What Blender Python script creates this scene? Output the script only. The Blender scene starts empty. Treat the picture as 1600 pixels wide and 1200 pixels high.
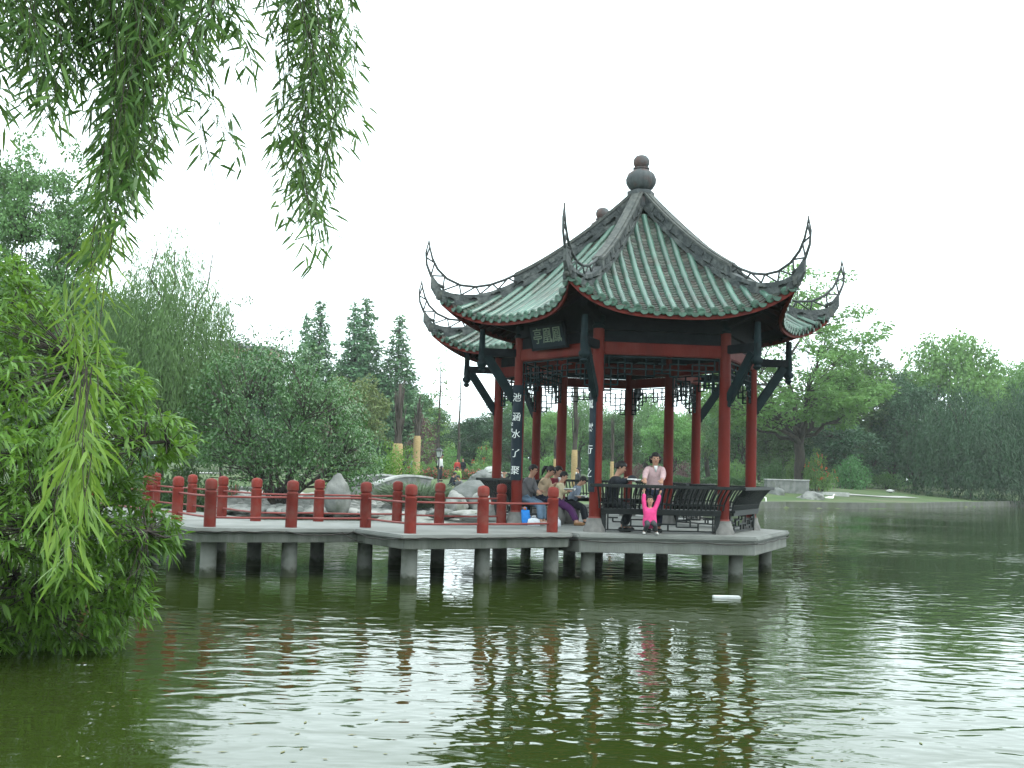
import bpy, bmesh, math, random
import numpy as np
from mathutils import Vector, Matrix, Quaternion
PI=math.pi; rad=math.radians
SC=bpy.context.scene; COL=SC.collection
RNG=np.random.default_rng(7); random.seed(7)

# ------------------------------------------------------------------ camera
F_PX,PITCH,ROLL=1779.5,.0756,.0279
EYE=2.06; DECK=.90
cd=bpy.data.cameras.new('camera'); cam=bpy.data.objects.new('camera',cd); COL.objects.link(cam)
cd.sensor_width=36; cd.lens=F_PX/1600*36; cd.clip_end=3000; cd.clip_start=.05
fw=Vector((0,math.cos(PITCH),math.sin(PITCH))); r0=Vector((1,0,0)); u0=Vector((0,-math.sin(PITCH),math.cos(PITCH)))
cr_,sr_=math.cos(ROLL),math.sin(ROLL)
Rx=cr_*r0+sr_*u0; Up=-sr_*r0+cr_*u0
m=Matrix((Rx,Up,-fw)).transposed().to_4x4(); m.translation=(0,0,EYE)
cam.matrix_world=m; SC.camera=cam
def ray(u,v):
    a,b=u-800,v-600
    a,b=a*cr_+b*sr_,-a*sr_+b*cr_
    d=fw*1.0+r0*(a/F_PX)-u0*(b/F_PX)
    return d
def at_z(u,v,z):
    d=ray(u,v); return d*((z-EYE)/d.z)+Vector((0,0,EYE))
def at_y(u,v,Y):
    d=ray(u,v); return d*(Y/d.y)+Vector((0,0,EYE))
def px_x(u,Y,v=740): return at_y(u,v,Y).x

# ------------------------------------------------------------------ materials
MATS={}
def nmat(name):
    m=bpy.data.materials.new(name); m.use_nodes=True
    nt=m.node_tree; b=nt.nodes['Principled BSDF']
    MATS[name]=m
    return m,nt,b
def L(nt,a,b): nt.links.new(a,b)
def mat(name,c1,c2=None,scale=6,rough=.7,bump=0.,bscale=None,spec=.3,detail=6,stain=None,stain_scale=1.2,coat=0,stretch=None,lo=.35,hi=.65):
    """two colours mixed by noise, optional large stain colour, optional bump"""
    m,nt,b=nmat(name); N=nt.nodes
    if c2 is None: c2=tuple(x*.75 for x in c1)
    tc=N.new('ShaderNodeTexCoord'); src=tc.outputs['Object']
    if stretch:
        mp=N.new('ShaderNodeMapping'); mp.inputs['Scale'].default_value=stretch; L(nt,src,mp.inputs['Vector']); src=mp.outputs[0]
    n=N.new('ShaderNodeTexNoise'); n.inputs['Scale'].default_value=scale; n.inputs['Detail'].default_value=detail
    L(nt,src,n.inputs['Vector'])
    r=N.new('ShaderNodeValToRGB'); r.color_ramp.elements[0].position=lo; r.color_ramp.elements[1].position=hi
    r.color_ramp.elements[0].color=(*c1,1); r.color_ramp.elements[1].color=(*c2,1)
    L(nt,n.outputs['Fac'],r.inputs['Fac']); out=r.outputs['Color']
    if stain:
        n2=N.new('ShaderNodeTexNoise'); n2.inputs['Scale'].default_value=stain_scale; n2.inputs['Detail'].default_value=8
        L(nt,src,n2.inputs['Vector'])
        r2=N.new('ShaderNodeValToRGB'); r2.color_ramp.elements[0].position=.5; r2.color_ramp.elements[1].position=.68
        L(nt,n2.outputs['Fac'],r2.inputs['Fac'])
        mx=N.new('ShaderNodeMixRGB'); L(nt,r2.outputs['Color'],mx.inputs['Fac']); L(nt,out,mx.inputs['Color1']); mx.inputs['Color2'].default_value=(*stain,1)
        out=mx.outputs['Color']
    L(nt,out,b.inputs['Base Color'])
    b.inputs['Roughness'].default_value=rough; b.inputs['Specular IOR Level'].default_value=spec
    if coat: b.inputs['Coat Weight'].default_value=coat; b.inputs['Coat Roughness'].default_value=.15
    if bump:
        n3=N.new('ShaderNodeTexNoise'); n3.inputs['Scale'].default_value=bscale or scale*4; n3.inputs['Detail'].default_value=8
        L(nt,src,n3.inputs['Vector'])
        bp=N.new('ShaderNodeBump'); bp.inputs['Strength'].default_value=bump; bp.inputs['Distance'].default_value=.03
        L(nt,n3.outputs['Fac'],bp.inputs['Height']); L(nt,bp.outputs['Normal'],b.inputs['Normal'])
    return m
def vary(name,amt,obj=False):
    """each loose piece (or each object) of this material a little lighter or darker, like separate tiles or repainted posts"""
    m=MATS[name]; nt=m.node_tree; N=nt.nodes; b=N['Principled BSDF']; src=b.inputs['Base Color'].links[0].from_socket
    r=N.new('ShaderNodeObjectInfo').outputs['Random'] if obj else N.new('ShaderNodeNewGeometry').outputs['Random Per Island']
    mr=N.new('ShaderNodeMapRange'); mr.inputs[3].default_value=1-amt; mr.inputs[4].default_value=1+amt; L(nt,r,mr.inputs[0])
    h=N.new('ShaderNodeHueSaturation'); L(nt,mr.outputs[0],h.inputs['Value']); L(nt,src,h.inputs['Color']); L(nt,h.outputs[0],b.inputs['Base Color'])
def leafmat(name,cols,trans=.3,rough=.5,spec=.25,objvar=.0,patch=.0,pscale=.5):
    """cols: list of leaf colours picked per leaf; patch mixes in a slow variation over the crown"""
    m,nt,b=nmat(name); N=nt.nodes
    g=N.new('ShaderNodeNewGeometry'); r=N.new('ShaderNodeValToRGB')
    el=r.color_ramp.elements
    while len(el)<len(cols): el.new(.5)
    for i,c in enumerate(cols):
        el[i].position=i/(len(cols)-1); el[i].color=(*c,1)
    fac=g.outputs['Random Per Island']
    if patch:
        tc=N.new('ShaderNodeTexCoord'); n=N.new('ShaderNodeTexNoise'); n.inputs['Scale'].default_value=pscale; n.inputs['Detail'].default_value=2
        L(nt,tc.outputs['Object'],n.inputs['Vector'])
        mr=N.new('ShaderNodeMapRange'); mr.inputs[1].default_value=.3; mr.inputs[2].default_value=.7
        L(nt,n.outputs['Fac'],mr.inputs[0])
        mx=N.new('ShaderNodeMath'); mx.operation='MULTIPLY'; mx.inputs[1].default_value=1-patch; L(nt,fac,mx.inputs[0])
        ma=N.new('ShaderNodeMath'); ma.operation='MULTIPLY_ADD'; ma.inputs[1].default_value=patch; L(nt,mr.outputs[0],ma.inputs[0]); L(nt,mx.outputs[0],ma.inputs[2])
        fac=ma.outputs[0]
    L(nt,fac,r.inputs['Fac']); out=r.outputs['Color']
    if objvar:
        oi=N.new('ShaderNodeObjectInfo'); h=N.new('ShaderNodeHueSaturation')
        m1=N.new('ShaderNodeMapRange'); m1.inputs[3].default_value=.5-objvar*.03; m1.inputs[4].default_value=.5+objvar*.06; L(nt,oi.outputs['Random'],m1.inputs[0]); L(nt,m1.outputs[0],h.inputs['Hue'])
        m2=N.new('ShaderNodeMapRange'); m2.inputs[3].default_value=1-objvar*.5; m2.inputs[4].default_value=1+objvar*.5; L(nt,oi.outputs['Random'],m2.inputs[0]); L(nt,m2.outputs[0],h.inputs['Value'])
        L(nt,out,h.inputs['Color']); out=h.outputs['Color']
    L(nt,out,b.inputs['Base Color']); b.inputs['Roughness'].default_value=rough; b.inputs['Specular IOR Level'].default_value=spec
    if trans:
        t=N.new('ShaderNodeBsdfTranslucent'); hs=N.new('ShaderNodeHueSaturation'); hs.inputs['Value'].default_value=1.25; hs.inputs['Hue'].default_value=.485
        L(nt,out,hs.inputs['Color']); L(nt,hs.outputs[0],t.inputs['Color'])
        ms=N.new('ShaderNodeMixShader'); ms.inputs[0].default_value=trans
        o=N['Material Output']; L(nt,b.outputs[0],ms.inputs[1]); L(nt,t.outputs[0],ms.inputs[2]); L(nt,ms.outputs[0],o.inputs['Surface'])
    return m

# ------------------------------------------------------------------ objects
def link(o,parent=None):
    COL.objects.link(o)
    if parent is not None: o.parent=parent
    return o
def tag(o,label=None,cat=None,group=None,kind=None):
    if label: o['label']=label
    if cat: o['category']=cat
    if group: o['group']=group
    if kind: o['kind']=kind
    return o
def empty(name,loc=(0,0,0),rz=0,parent=None):
    o=bpy.data.objects.new(name,None); o.location=loc; o.rotation_euler=(0,0,rz); o.empty_display_size=.2
    return link(o,parent)
def copy_tree(o,parent=None):
    c=o.copy(); COL.objects.link(c); c.parent=parent
    for ch in o.children: copy_tree(ch,c)
    return c
class MB:
    def __init__(s): s.v=[]; s.f=[]; s.mi=[]; s.n=0
    def add(s,V,Fs,mi=0):
        V=np.asarray(V,float).reshape(-1,3); s.v.append(V); o=s.n
        for f in Fs: s.f.append([i+o for i in f]); s.mi.append(mi)
        s.n+=len(V); return s
    def box(s,c,d,rz=0,mi=0,ax=None):
        """box centre c, full dims d, rotated rz about z, or ax = 3 axis vectors"""
        hx,hy,hz=d[0]/2,d[1]/2,d[2]/2
        P=np.array([[x,y,z] for z in(-hz,hz) for y in(-hy,hy) for x in(-hx,hx)])
        if ax is not None: P=P@np.array(ax)
        elif rz:
            c_,s_=math.cos(rz),math.sin(rz); P=P@np.array([[c_,s_,0],[-s_,c_,0],[0,0,1]])
        return s.add(P+np.array(c),[(0,2,3,1),(4,5,7,6),(0,1,5,4),(2,6,7,3),(0,4,6,2),(1,3,7,5)],mi)
    def bar(s,p,q,w,h=None,up=(0,0,1),mi=0):
        """rectangular bar from p to q, w wide, h high"""
        h=h or w; p=np.array(p,float); q=np.array(q,float); d=q-p; l=np.linalg.norm(d); d/=l
        up=np.array(up,float)
        if abs(d@up)>.98: up=np.array([1.,0,0])
        x=np.cross(d,up); x/=np.linalg.norm(x); y=np.cross(x,d)
        return s.box((p+q)/2,(l,w,h),ax=[d,x,y],mi=mi)
    def tube(s,path,radii,n=8,cap=True,mi=0,flat=None):
        path=[np.array(p,float) for p in path]
        if np.isscalar(radii): radii=[radii]*len(path)
        V=[];Fs=[]
        T=[]
        for i in range(len(path)):
            a=path[max(0,i-1)];b=path[min(len(path)-1,i+1)]; d=b-a; T.append(d/(np.linalg.norm(d)+1e-12))
        ref=np.array([0,0,1.]) if abs(T[0][2])<.9 else np.array([1.,0,0])
        x=np.cross(T[0],ref); x/=np.linalg.norm(x)
        for i,(p,r) in enumerate(zip(path,radii)):
            x=x-T[i]*(x@T[i]); x/=np.linalg.norm(x)+1e-12; y=np.cross(T[i],x)
            for k in range(n):
                a=2*PI*k/n; V.append(p+r*(math.cos(a)*x+math.sin(a)*y))
        for i in range(len(path)-1):
            for k in range(n):
                k2=(k+1)%n; Fs.append((i*n+k,i*n+k2,(i+1)*n+k2,(i+1)*n+k))
        if cap:
            Fs.append(tuple(range(n))[::-1]); Fs.append(tuple((len(path)-1)*n+k for k in range(n)))
        return s.add(V,Fs,mi)
    def lathe(s,prof,n=24,c=(0,0,0),mi=0,lobes=0,lamp=0,rz=0):
        V=[];Fs=[]
        for r,z in prof:
            for k in range(n):
                a=2*PI*k/n+rz; rr=r*(1+lamp*abs(math.sin(lobes*a/2)) if lobes else 1)
                V.append((c[0]+rr*math.cos(a),c[1]+rr*math.sin(a),c[2]+z))
        for i in range(len(prof)-1):
            for k in range(n):
                k2=(k+1)%n; Fs.append((i*n+k,i*n+k2,(i+1)*n+k2,(i+1)*n+k))
        Fs.append(tuple(range(n))[::-1]); Fs.append(tuple((len(prof)-1)*n+k for k in range(n)))
        return s.add(V,Fs,mi)
    def prism(s,poly,z0,z1,mi=0):
        n=len(poly); V=[(*p[:2],z0) for p in poly]+[(*p[:2],z1) for p in poly]
        Fs=[tuple(range(n))[::-1],tuple(range(n,2*n))]+[(i,(i+1)%n,n+(i+1)%n,n+i) for i in range(n)]
        return s.add(V,Fs,mi)
    def build(s,name,mats,parent=None,smooth=False,bevel=0,clip=None,loc=None,auto=None):
        me=bpy.data.meshes.new(name)
        V=np.concatenate(s.v) if s.v else np.zeros((0,3))
        if loc is not None: V=V-np.array(loc)
        me.from_pydata(V.tolist(),[],s.f)
        if not isinstance(mats,(list,tuple)): mats=[mats]
        for m in mats: me.materials.append(MATS[m] if isinstance(m,str) else m)
        if len(mats)>1: me.polygons.foreach_set('material_index',s.mi)
        bm=bmesh.new(); bm.from_mesh(me)
        bmesh.ops.recalc_face_normals(bm,faces=bm.faces)
        if clip is not None:
            co,no=clip; co=tuple(np.array(co,float)-(np.array(loc,float) if loc is not None else 0))
            bmesh.ops.bisect_plane(bm,geom=bm.verts[:]+bm.edges[:]+bm.faces[:],plane_co=co,plane_no=no,clear_outer=True,dist=1e-5)
        if bevel:
            ed=[e for e in bm.edges if len(e.link_faces)==2 and e.calc_face_angle(0)>.6]
            bmesh.ops.bevel(bm,geom=ed,offset=bevel,segments=2,affect='EDGES',clamp_overlap=True)
        bm.to_mesh(me); bm.free()
        if smooth:
            me.polygons.foreach_set('use_smooth',[True]*len(me.polygons))
            if auto:
                try: me.set_sharp_from_angle(angle=rad(auto))
                except Exception: pass
        me.update()
        o=bpy.data.objects.new(name,me)
        if loc is not None: o.location=loc
        return link(o,parent)

def np_mesh(name,V,Q,mats,parent=None,mi=None,smooth=False,tri=None):
    """V (n,3), Q (m,4) quads and optional tri (k,3)"""
    me=bpy.data.meshes.new(name); V=np.asarray(V,np.float32)
    me.vertices.add(len(V)); me.vertices.foreach_set('co',V.ravel())
    Q=np.asarray(Q,np.int32).reshape(-1,4); T=np.zeros((0,3),np.int32) if tri is None else np.asarray(tri,np.int32).reshape(-1,3)
    idx=np.concatenate([Q.ravel(),T.ravel()]); me.loops.add(len(idx)); me.loops.foreach_set('vertex_index',idx)
    st=np.concatenate([np.arange(len(Q))*4,len(Q)*4+np.arange(len(T))*3]).astype(np.int32)
    me.polygons.add(len(st)); me.polygons.foreach_set('loop_start',st)
    if not isinstance(mats,(list,tuple)): mats=[mats]
    for m in mats: me.materials.append(MATS[m] if isinstance(m,str) else m)
    if mi is not None: me.polygons.foreach_set('material_index',np.asarray(mi,np.int32))
    if smooth: me.polygons.foreach_set('use_smooth',[True]*len(st))
    me.update(calc_edges=True); me.validate()
    o=bpy.data.objects.new(name,me); return link(o,parent)

def unit(a): return a/(np.linalg.norm(a,axis=-1,keepdims=True)+1e-9)
def leaves_small(P,D,N,Lg,W):
    """rhombus leaves: returns V,Q"""
    n=len(P); D=unit(D); S=unit(np.cross(D,N)); Lg=np.broadcast_to(Lg,(n,))[:,None]; W=np.broadcast_to(W,(n,))[:,None]
    a=P; b=P+D*Lg*.45+S*W*.5; c=P+D*Lg; d=P+D*Lg*.45-S*W*.5
    V=np.stack([a,b,c,d],1).reshape(-1,3); Q=np.arange(4*n).reshape(n,4); return V,Q
def leaves_long(P,D,N,Lg,W,droop=.3):
    """lance leaves, three bent segments: 6 verts, 1 quad + 2 tris"""
    n=len(P); D=unit(D); S=unit(np.cross(D,N)); Lg=np.broadcast_to(Lg,(n,))[:,None]; W=np.broadcast_to(W,(n,))[:,None]
    dn=np.array([0,0,-1.]); dr=np.broadcast_to(droop,(n,))[:,None]
    def pt(t): return P+D*Lg*t+dn*Lg*dr*t*t
    V=np.stack([P,pt(.3)+S*W*.5,pt(.3)-S*W*.5,pt(.65)+S*W*.42,pt(.65)-S*W*.42,pt(1.)],1).reshape(-1,3)
    o=(np.arange(n)*6)[:,None]
    Q=o+np.array([[1,3,4,2]]); T=np.concatenate([o+np.array([[0,1,2]]),o+np.array([[3,5,4]])]); return V,Q,T
# ------------------------------------------------------------------ material list
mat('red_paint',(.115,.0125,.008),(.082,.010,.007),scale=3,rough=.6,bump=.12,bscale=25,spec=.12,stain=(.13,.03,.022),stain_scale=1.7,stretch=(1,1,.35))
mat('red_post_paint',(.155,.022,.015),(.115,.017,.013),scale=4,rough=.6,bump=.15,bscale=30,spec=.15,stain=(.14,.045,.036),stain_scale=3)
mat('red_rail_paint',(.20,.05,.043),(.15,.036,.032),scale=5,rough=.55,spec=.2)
mat('dark_wood',(.012,.015,.017),(.007,.009,.011),scale=8,rough=.75,bump=.1,spec=.08)
mat('teal_wood',(.010,.021,.023),(.006,.012,.014),scale=6,rough=.7,bump=.1,spec=.10)
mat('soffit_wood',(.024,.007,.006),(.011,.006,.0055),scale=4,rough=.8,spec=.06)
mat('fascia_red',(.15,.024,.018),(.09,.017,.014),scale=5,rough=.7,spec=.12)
mat('bench_black',(.009,.012,.012),(.016,.019,.019),scale=10,rough=.5,spec=.16)
mat('tile_glaze',(.062,.128,.095),(.042,.090,.068),scale=2.2,rough=.24,bump=.25,bscale=14,spec=.5,stain=(.045,.060,.045),stain_scale=2.0)
mat('pan_tile',(.052,.066,.054),(.042,.032,.025),scale=9,rough=.5,bump=.3,bscale=30,stain=(.035,.055,.04),stain_scale=3)
mat('tile_end',(.060,.125,.090),(.036,.068,.050),scale=9,rough=.4,bump=.3,bscale=35)
mat('ridge_stone',(.034,.041,.042),(.062,.070,.068),scale=7,rough=.7,bump=.9,bscale=16,stain=(.11,.12,.113),stain_scale=5)
mat('ridge_cap',(.085,.09,.08),(.042,.048,.046),scale=9,rough=.75,bump=.3)
mat('finial_stone',(.068,.078,.08),(.045,.052,.054),scale=6,rough=.7,bump=.3,stain=(.085,.055,.05),stain_scale=4)
mat('iron',(.045,.052,.050),(.03,.034,.034),scale=12,rough=.6)
mat('concrete',(.165,.174,.16),(.125,.132,.12),scale=3,rough=.85,bump=.25,bscale=25,stain=(.12,.13,.11),stain_scale=1.1,stretch=(1.6,1.6,.35))
mat('concrete_floor',(.19,.20,.187),(.15,.158,.147),scale=2,rough=.8,bump=.15,bscale=20,stain=(.11,.118,.107),stain_scale=.7)
mat('concrete_dark',(.115,.122,.108),(.075,.082,.07),scale=3,rough=.85,bump=.3,bscale=20,stain=(.05,.06,.045),stain_scale=1.4,stretch=(2,2,.3))
mat('pile_concrete',(.135,.142,.127),(.10,.106,.093),scale=4,rough=.85,bump=.3,bscale=22,stain=(.06,.07,.05),stain_scale=2)
mat('plinth_stone',(.17,.165,.155),(.12,.12,.112),scale=8,rough=.85,bump=.3)
mat('board_blue',(.010,.020,.028),(.006,.013,.020),scale=4,rough=.5,spec=.15)
mat('white_letter',(.72,.75,.73),(.62,.66,.64),scale=20,rough=.6)
mat('gold_letter',(.22,.27,.20),(.15,.20,.15),scale=20,rough=.6)
mat('cable_black',(.02,.02,.018),(.035,.03,.025),scale=9,rough=.7)

vary('tile_glaze',.24); vary('pan_tile',.45); vary('tile_end',.32); vary('red_post_paint',.16,True); vary('pile_concrete',.18,True); vary('red_paint',.10,True)
# green slime and wet dark band on the piles at the water line
m=MATS['pile_concrete']; nt=m.node_tree; N=nt.nodes; b=N['Principled BSDF']; src=b.inputs['Base Color'].links[0].from_socket
tc=N.new('ShaderNodeTexCoord'); sx=N.new('ShaderNodeSeparateXYZ'); L(nt,tc.outputs['Object'],sx.inputs[0]); nz_=N.new('ShaderNodeTexNoise'); nz_.inputs['Scale'].default_value=9; L(nt,tc.outputs['Object'],nz_.inputs['Vector'])
ad=N.new('ShaderNodeMath'); ad.operation='MULTIPLY_ADD'; ad.inputs[1].default_value=.22; L(nt,nz_.outputs['Fac'],ad.inputs[0]); ad.inputs[2].default_value=-.11; a2=N.new('ShaderNodeMath'); L(nt,sx.outputs['Z'],a2.inputs[0]); L(nt,ad.outputs[0],a2.inputs[1])
mr=N.new('ShaderNodeMapRange'); mr.inputs[1].default_value=.10; mr.inputs[2].default_value=.20; L(nt,a2.outputs[0],mr.inputs[0]); mx=N.new('ShaderNodeMixRGB'); L(nt,mr.outputs[0],mx.inputs['Fac']); mx.inputs['Color1'].default_value=(.026,.032,.018,1); L(nt,src,mx.inputs['Color2']); L(nt,mx.outputs[0],b.inputs['Base Color'])
# ------------------------------------------------------------------ text helper
def text_mb(s,size,depth=.012,mi=0):
    cu=bpy.data.curves.new('lettering','FONT'); cu.body=s; cu.size=size; cu.extrude=depth/2; cu.align_x='CENTER'; cu.align_y='CENTER'; cu.resolution_u=3; cu.offset=-size*.002; cu.shear=.12
    o=bpy.data.objects.new('lettering',cu); COL.objects.link(o)
    dg=bpy.context.evaluated_depsgraph_get(); me=bpy.data.meshes.new_from_object(o.evaluated_get(dg))
    V=np.array([v.co[:] for v in me.vertices]).reshape(-1,3); Fs=[tuple(p.vertices) for p in me.polygons]
    bpy.data.objects.remove(o); bpy.data.meshes.remove(me); bpy.data.curves.remove(cu)
    return V,Fs          # in x (right), y (up), z (out)

# ------------------------------------------------------------------ pavilion
TH=.1103; S=2.6; CT1=np.array([2.75,24.97])
NB=np.array([-math.sin(TH),math.cos(TH)])           # direction to the rear hexagon
CT2=CT1+NB*S*math.sqrt(3); CTM=(CT1+CT2)/2
def hexp(ct,deg,r=S): a=TH+rad(deg); return ct+r*np.array([math.cos(a),math.sin(a)])
cA,cB,cC,cD,cE,cF=[hexp(CT1,a) for a in(180,240,300,0,60,120)]
cG,cH,cI,cJ=[hexp(CT2,a) for a in(180,120,60,0)]
COLS=dict(A=cA,B=cB,C=cC,D=cD,E=cE,F=cF,G=cG,H=cH,I=cI,J=cJ)
pav=empty('pavilion',(CTM[0],CTM[1],0)); PINV=np.array([CTM[0],CTM[1],0])
tag(pav,'red columned double hexagonal pavilion with green tiled upturned roofs standing over the lake','pavilion')
def pb(mb,name,mats,parent=None,at=None,**k):
    """build a part of the pavilion: coordinates are world, made local to its parent"""
    par=parent or pav
    base=PINV if par is pav else PINV+np.array(par.location)
    o=at if at is not None else None
    loc=np.array(o if o is not None else base,float)
    ob=mb.build(name,mats,par,loc=loc,**k); ob.location=tuple(loc-base); return ob

# platform and piles
R_SL=3.5
def outline(r):
    pts=[hexp(CT1,180,r),hexp(CT1,240,r),hexp(CT1,300,r),hexp(CT1,0,r)]
    q=[hexp(CT2,0,r),hexp(CT2,60,r),hexp(CT2,120,r),hexp(CT2,180,r)]
    def meet(a,b,c,d):
        M=np.array([b-a,-(d-c)]).T; t=np.linalg.solve(M,c-a)[0]; return a+(b-a)*t
    e1=meet(hexp(CT1,0,r),hexp(CT1,60,r),hexp(CT2,0,r),hexp(CT2,300,r))
    f1=meet(hexp(CT1,180,r),hexp(CT1,120,r),hexp(CT2,180,r),hexp(CT2,240,r))
    return pts+[e1]+q+[f1]
mb=MB(); mb.prism(outline(R_SL),DECK-.10,DECK); pl=pb(mb,'platform','concrete_floor',bevel=.03)
mb=MB(); mb.prism(outline(R_SL-.07),DECK-.36,DECK-.1); pb(mb,'edge_beam','concrete',parent=pl,bevel=.012)
mb=MB(); o_=outline(R_SL+.005); rr=random.Random(3)
for i in range(len(o_)):
    a,b=o_[i],o_[(i+1)%len(o_)]; n=14; P=[]
    for k in range(n+1):
        t=k/n; p=a+(b-a)*t; P.append((p[0],p[1],DECK-.115-.03*abs(math.sin(t*PI*3))-.012*rr.random()))
    mb.tube(P,.011,5)
pb(mb,'hanging_cable','cable_black',parent=pl)
for q in [(CT1,a) for a in(180,240,300,0,60,120)]+[(CT2,a) for a in(180,120,60,0)]:
    p=hexp(q[0],q[1],2.95 if q[1] not in(60,120) or q[0] is CT2 else 2.2)
    mb=MB(); mb.lathe([(.15,-1.2),(.145,-.05),(.148,.03),(.142,.12),(.14,DECK-.36)],18,(p[0],p[1],0)); pb(mb,'pile','pile_concrete',at=(p[0],p[1],0),smooth=True,auto=40)
for p in (CT1,CT2):
    mb=MB(); mb.lathe([(.2,-1.2),(.2,DECK-.36)],18,(p[0],p[1],0)); pb(mb,'pile','pile_concrete',at=(p[0],p[1],0),smooth=True,auto=40)

# columns
for k,p in COLS.items():
    mb=MB(); mb.lathe([(.12,DECK+.27),(.119,2.6),(.112,4.95)],24,(p[0],p[1],0))
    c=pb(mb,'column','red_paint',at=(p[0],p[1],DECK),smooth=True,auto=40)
    mb=MB(); mb.lathe([(.225,DECK+.001),(.222,DECK+.06),(.18,DECK+.16),(.165,DECK+.235),(.16,DECK+.268)],24,(p[0],p[1],0)); pb(mb,'column_base','plinth_stone',parent=c,smooth=True,auto=40)
    mb=MB(); mb.lathe([(.128,DECK+.27),(.128,DECK+.30)],24,(p[0],p[1],0)); pb(mb,'base_ring','red_rail_paint',parent=c,smooth=True,auto=40)

SIDES=[('A','B'),('B','C'),('C','D'),('D','E'),('E','J'),('J','I'),('I','H'),('H','G'),('G','F'),('F','A')]
def side(a,b):
    p,q=COLS[a],COLS[b]; l=np.linalg.norm(q-p); e=(q-p)/l; mid=(p+q)/2
    nrm=np.array([e[1],-e[0]])
    ct=CT1 if (a in 'ABCD' or b in 'ABCD') else CT2
    if (mid-ct)@nrm<0: nrm=-nrm
    return p,q,e,nrm,mid,l
def P3(mid,e,nrm,t,o,z): return (mid[0]+e[0]*t+nrm[0]*o,mid[1]+e[1]*t+nrm[1]*o,z)

for a,b in SIDES+[('E','F')]:
    p,q,e,n,mid,l=side(a,b); h=l/2-.10; bar=lambda m,t0,z0,t1,z1,w,hh,o=0: m.bar(P3(mid,e,n,t0,o,z0),P3(mid,e,n,t1,o,z1),w,hh,up=(0,0,1) if t0!=t1 else (n[0],n[1],0))
    mb=MB(); bar(mb,-h,4.545,h,4.545,.15,.25); bm_=pb(mb,'tie_beam','red_paint',bevel=.02)
    mb=MB(); bar(mb,-h,4.79,h,4.79,.06,.22); bar(mb,-h-.1,5.0,h+.1,5.0,.17,.17)
    for t in (-.75,-.25,.25,.75): bar(mb,t,4.68,t,4.91,.10,.05,.0)
    if (a,b)!=('E','F'): bar(mb,-h-.12,5.46,h+.12,5.46,.07,.76)
    pb(mb,'frieze_panel','dark_wood',bevel=.006)
    # hanging fret lattice below the beam
    if (a,b)!=('E','F'):
        mb=MB(); w=.028; T=h-.02
        def hb(t0,t1,z): bar(mb,t0,z,t1,z,w,w)
        def vb(t,z0,z1): bar(mb,t,z0,t,z1,w,w)
        hb(-T,T,4.385); hb(-T,T,4.15); vb(-T,3.68,4.38); vb(T,3.68,4.38)
        for sg in(-1,1):
            vb(sg*(T-.14),3.68,4.15); hb(sg*(T-.14),sg*T,3.70); hb(sg*(T-.28),sg*T,3.82); vb(sg*(T-.28),3.82,4.27); hb(sg*(T-.42),sg*(T-.14),3.94); vb(sg*(T-.42),3.94,4.38)
            hb(sg*(T-.56),sg*(T-.28),4.04); vb(sg*(T-.56),4.04,4.27); hb(sg*(T-.56),sg*(T-.10),4.27); vb(sg*(T-.10),4.15,4.38); hb(sg*T,sg*(T-.14),3.98)
            vb(sg*.33,4.02,4.38); hb(sg*.33,sg*.16,4.02); vb(sg*.16,4.02,4.27); hb(sg*.50,sg*.16,4.27)
        hb(-.16,.16,4.08); vb(0,4.08,4.38); hb(-.08,.08,4.27)
        pb(mb,'lattice_frieze','teal_wood')
    # benches with outward leaning backrest, on every open side but the entrance
    if (a,b) not in (('A','B'),('E','F')):
        mb=MB(); bar(mb,-h,DECK+.45,h,DECK+.45,.40,.05,.02); bar(mb,-h,DECK+.40,h,DECK+.40,.05,.07,.17); seat=pb(mb,'bench_seat','bench_black',bevel=.008)
        mb=MB(); nb=int(2*h/.085)
        for k in range(nb+1):
            t=-h-.02+(2*h+.04)*k/nb
            prof=[(.17,DECK+.47),(.20,DECK+.60),(.30,DECK+.76),(.42,DECK+.90)]
            ex=lambda o:t*(1+(o-.1)*.30)
            for (o0,z0),(o1,z1) in zip(prof,prof[1:]): mb.bar(P3(mid,e,n,ex(o0),o0,z0),P3(mid,e,n,ex(o1),o1,z1),.03,.035,up=(n[0],n[1],0))
        mb.bar(P3(mid,e,n,-h-.03,.19,DECK+.58),P3(mid,e,n,h+.03,.19,DECK+.58),.03,.03)
        pb(mb,'backrest_slats','bench_black',parent=seat)
        mb=MB(); tr=h+.30 if (a in 'BCHI') else h+.22
        mb.bar(P3(mid,e,n,-tr,.44,DECK+.92),P3(mid,e,n,tr,.44,DECK+.92),.10,.065); pb(mb,'top_rail','bench_black',parent=seat,bevel=.012)
        mb=MB(); w=.028; z=lambda x:DECK+x
        def hb(t0,t1,zz): bar(mb,t0,zz,t1,zz,w,w,.10)
        def vb(t,z0,z1): bar(mb,t,z0,t,z1,w,w,.10)
        hb(-h,h,z(.05)); hb(-h,h,z(.37))
        for sg in(-1,1):
            vb(sg*(h-.04),z(0),z(.43));
            vb(sg*(h-.14),z(.05),z(.37)); hb(sg*(h-.14),sg*(h-.34),z(.29)); hb(sg*(h-.24),sg*(h-.44),z(.21)); vb(sg*(h-.24),z(.21),z(.29)); vb(sg*(h-.44),z(.05),z(.21)); hb(sg*(h-.44),sg*.32,z(.13)); vb(sg*.32,z(.13),z(.37)); hb(sg*.32,sg*.60,z(.26)); vb(sg*.60,z(.13),z(.26)); vb(sg*.15,z(.05),z(.18))
        hb(-.32,.32,z(.18))
        for t in (-h+.05,h-.05): mb.box(P3(mid,e,n,t,.10,z(.21)),(.10,.05,.42),rz=math.atan2(e[1],e[0]))
        pb(mb,'lattice_panel','bench_black',parent=seat)

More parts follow.
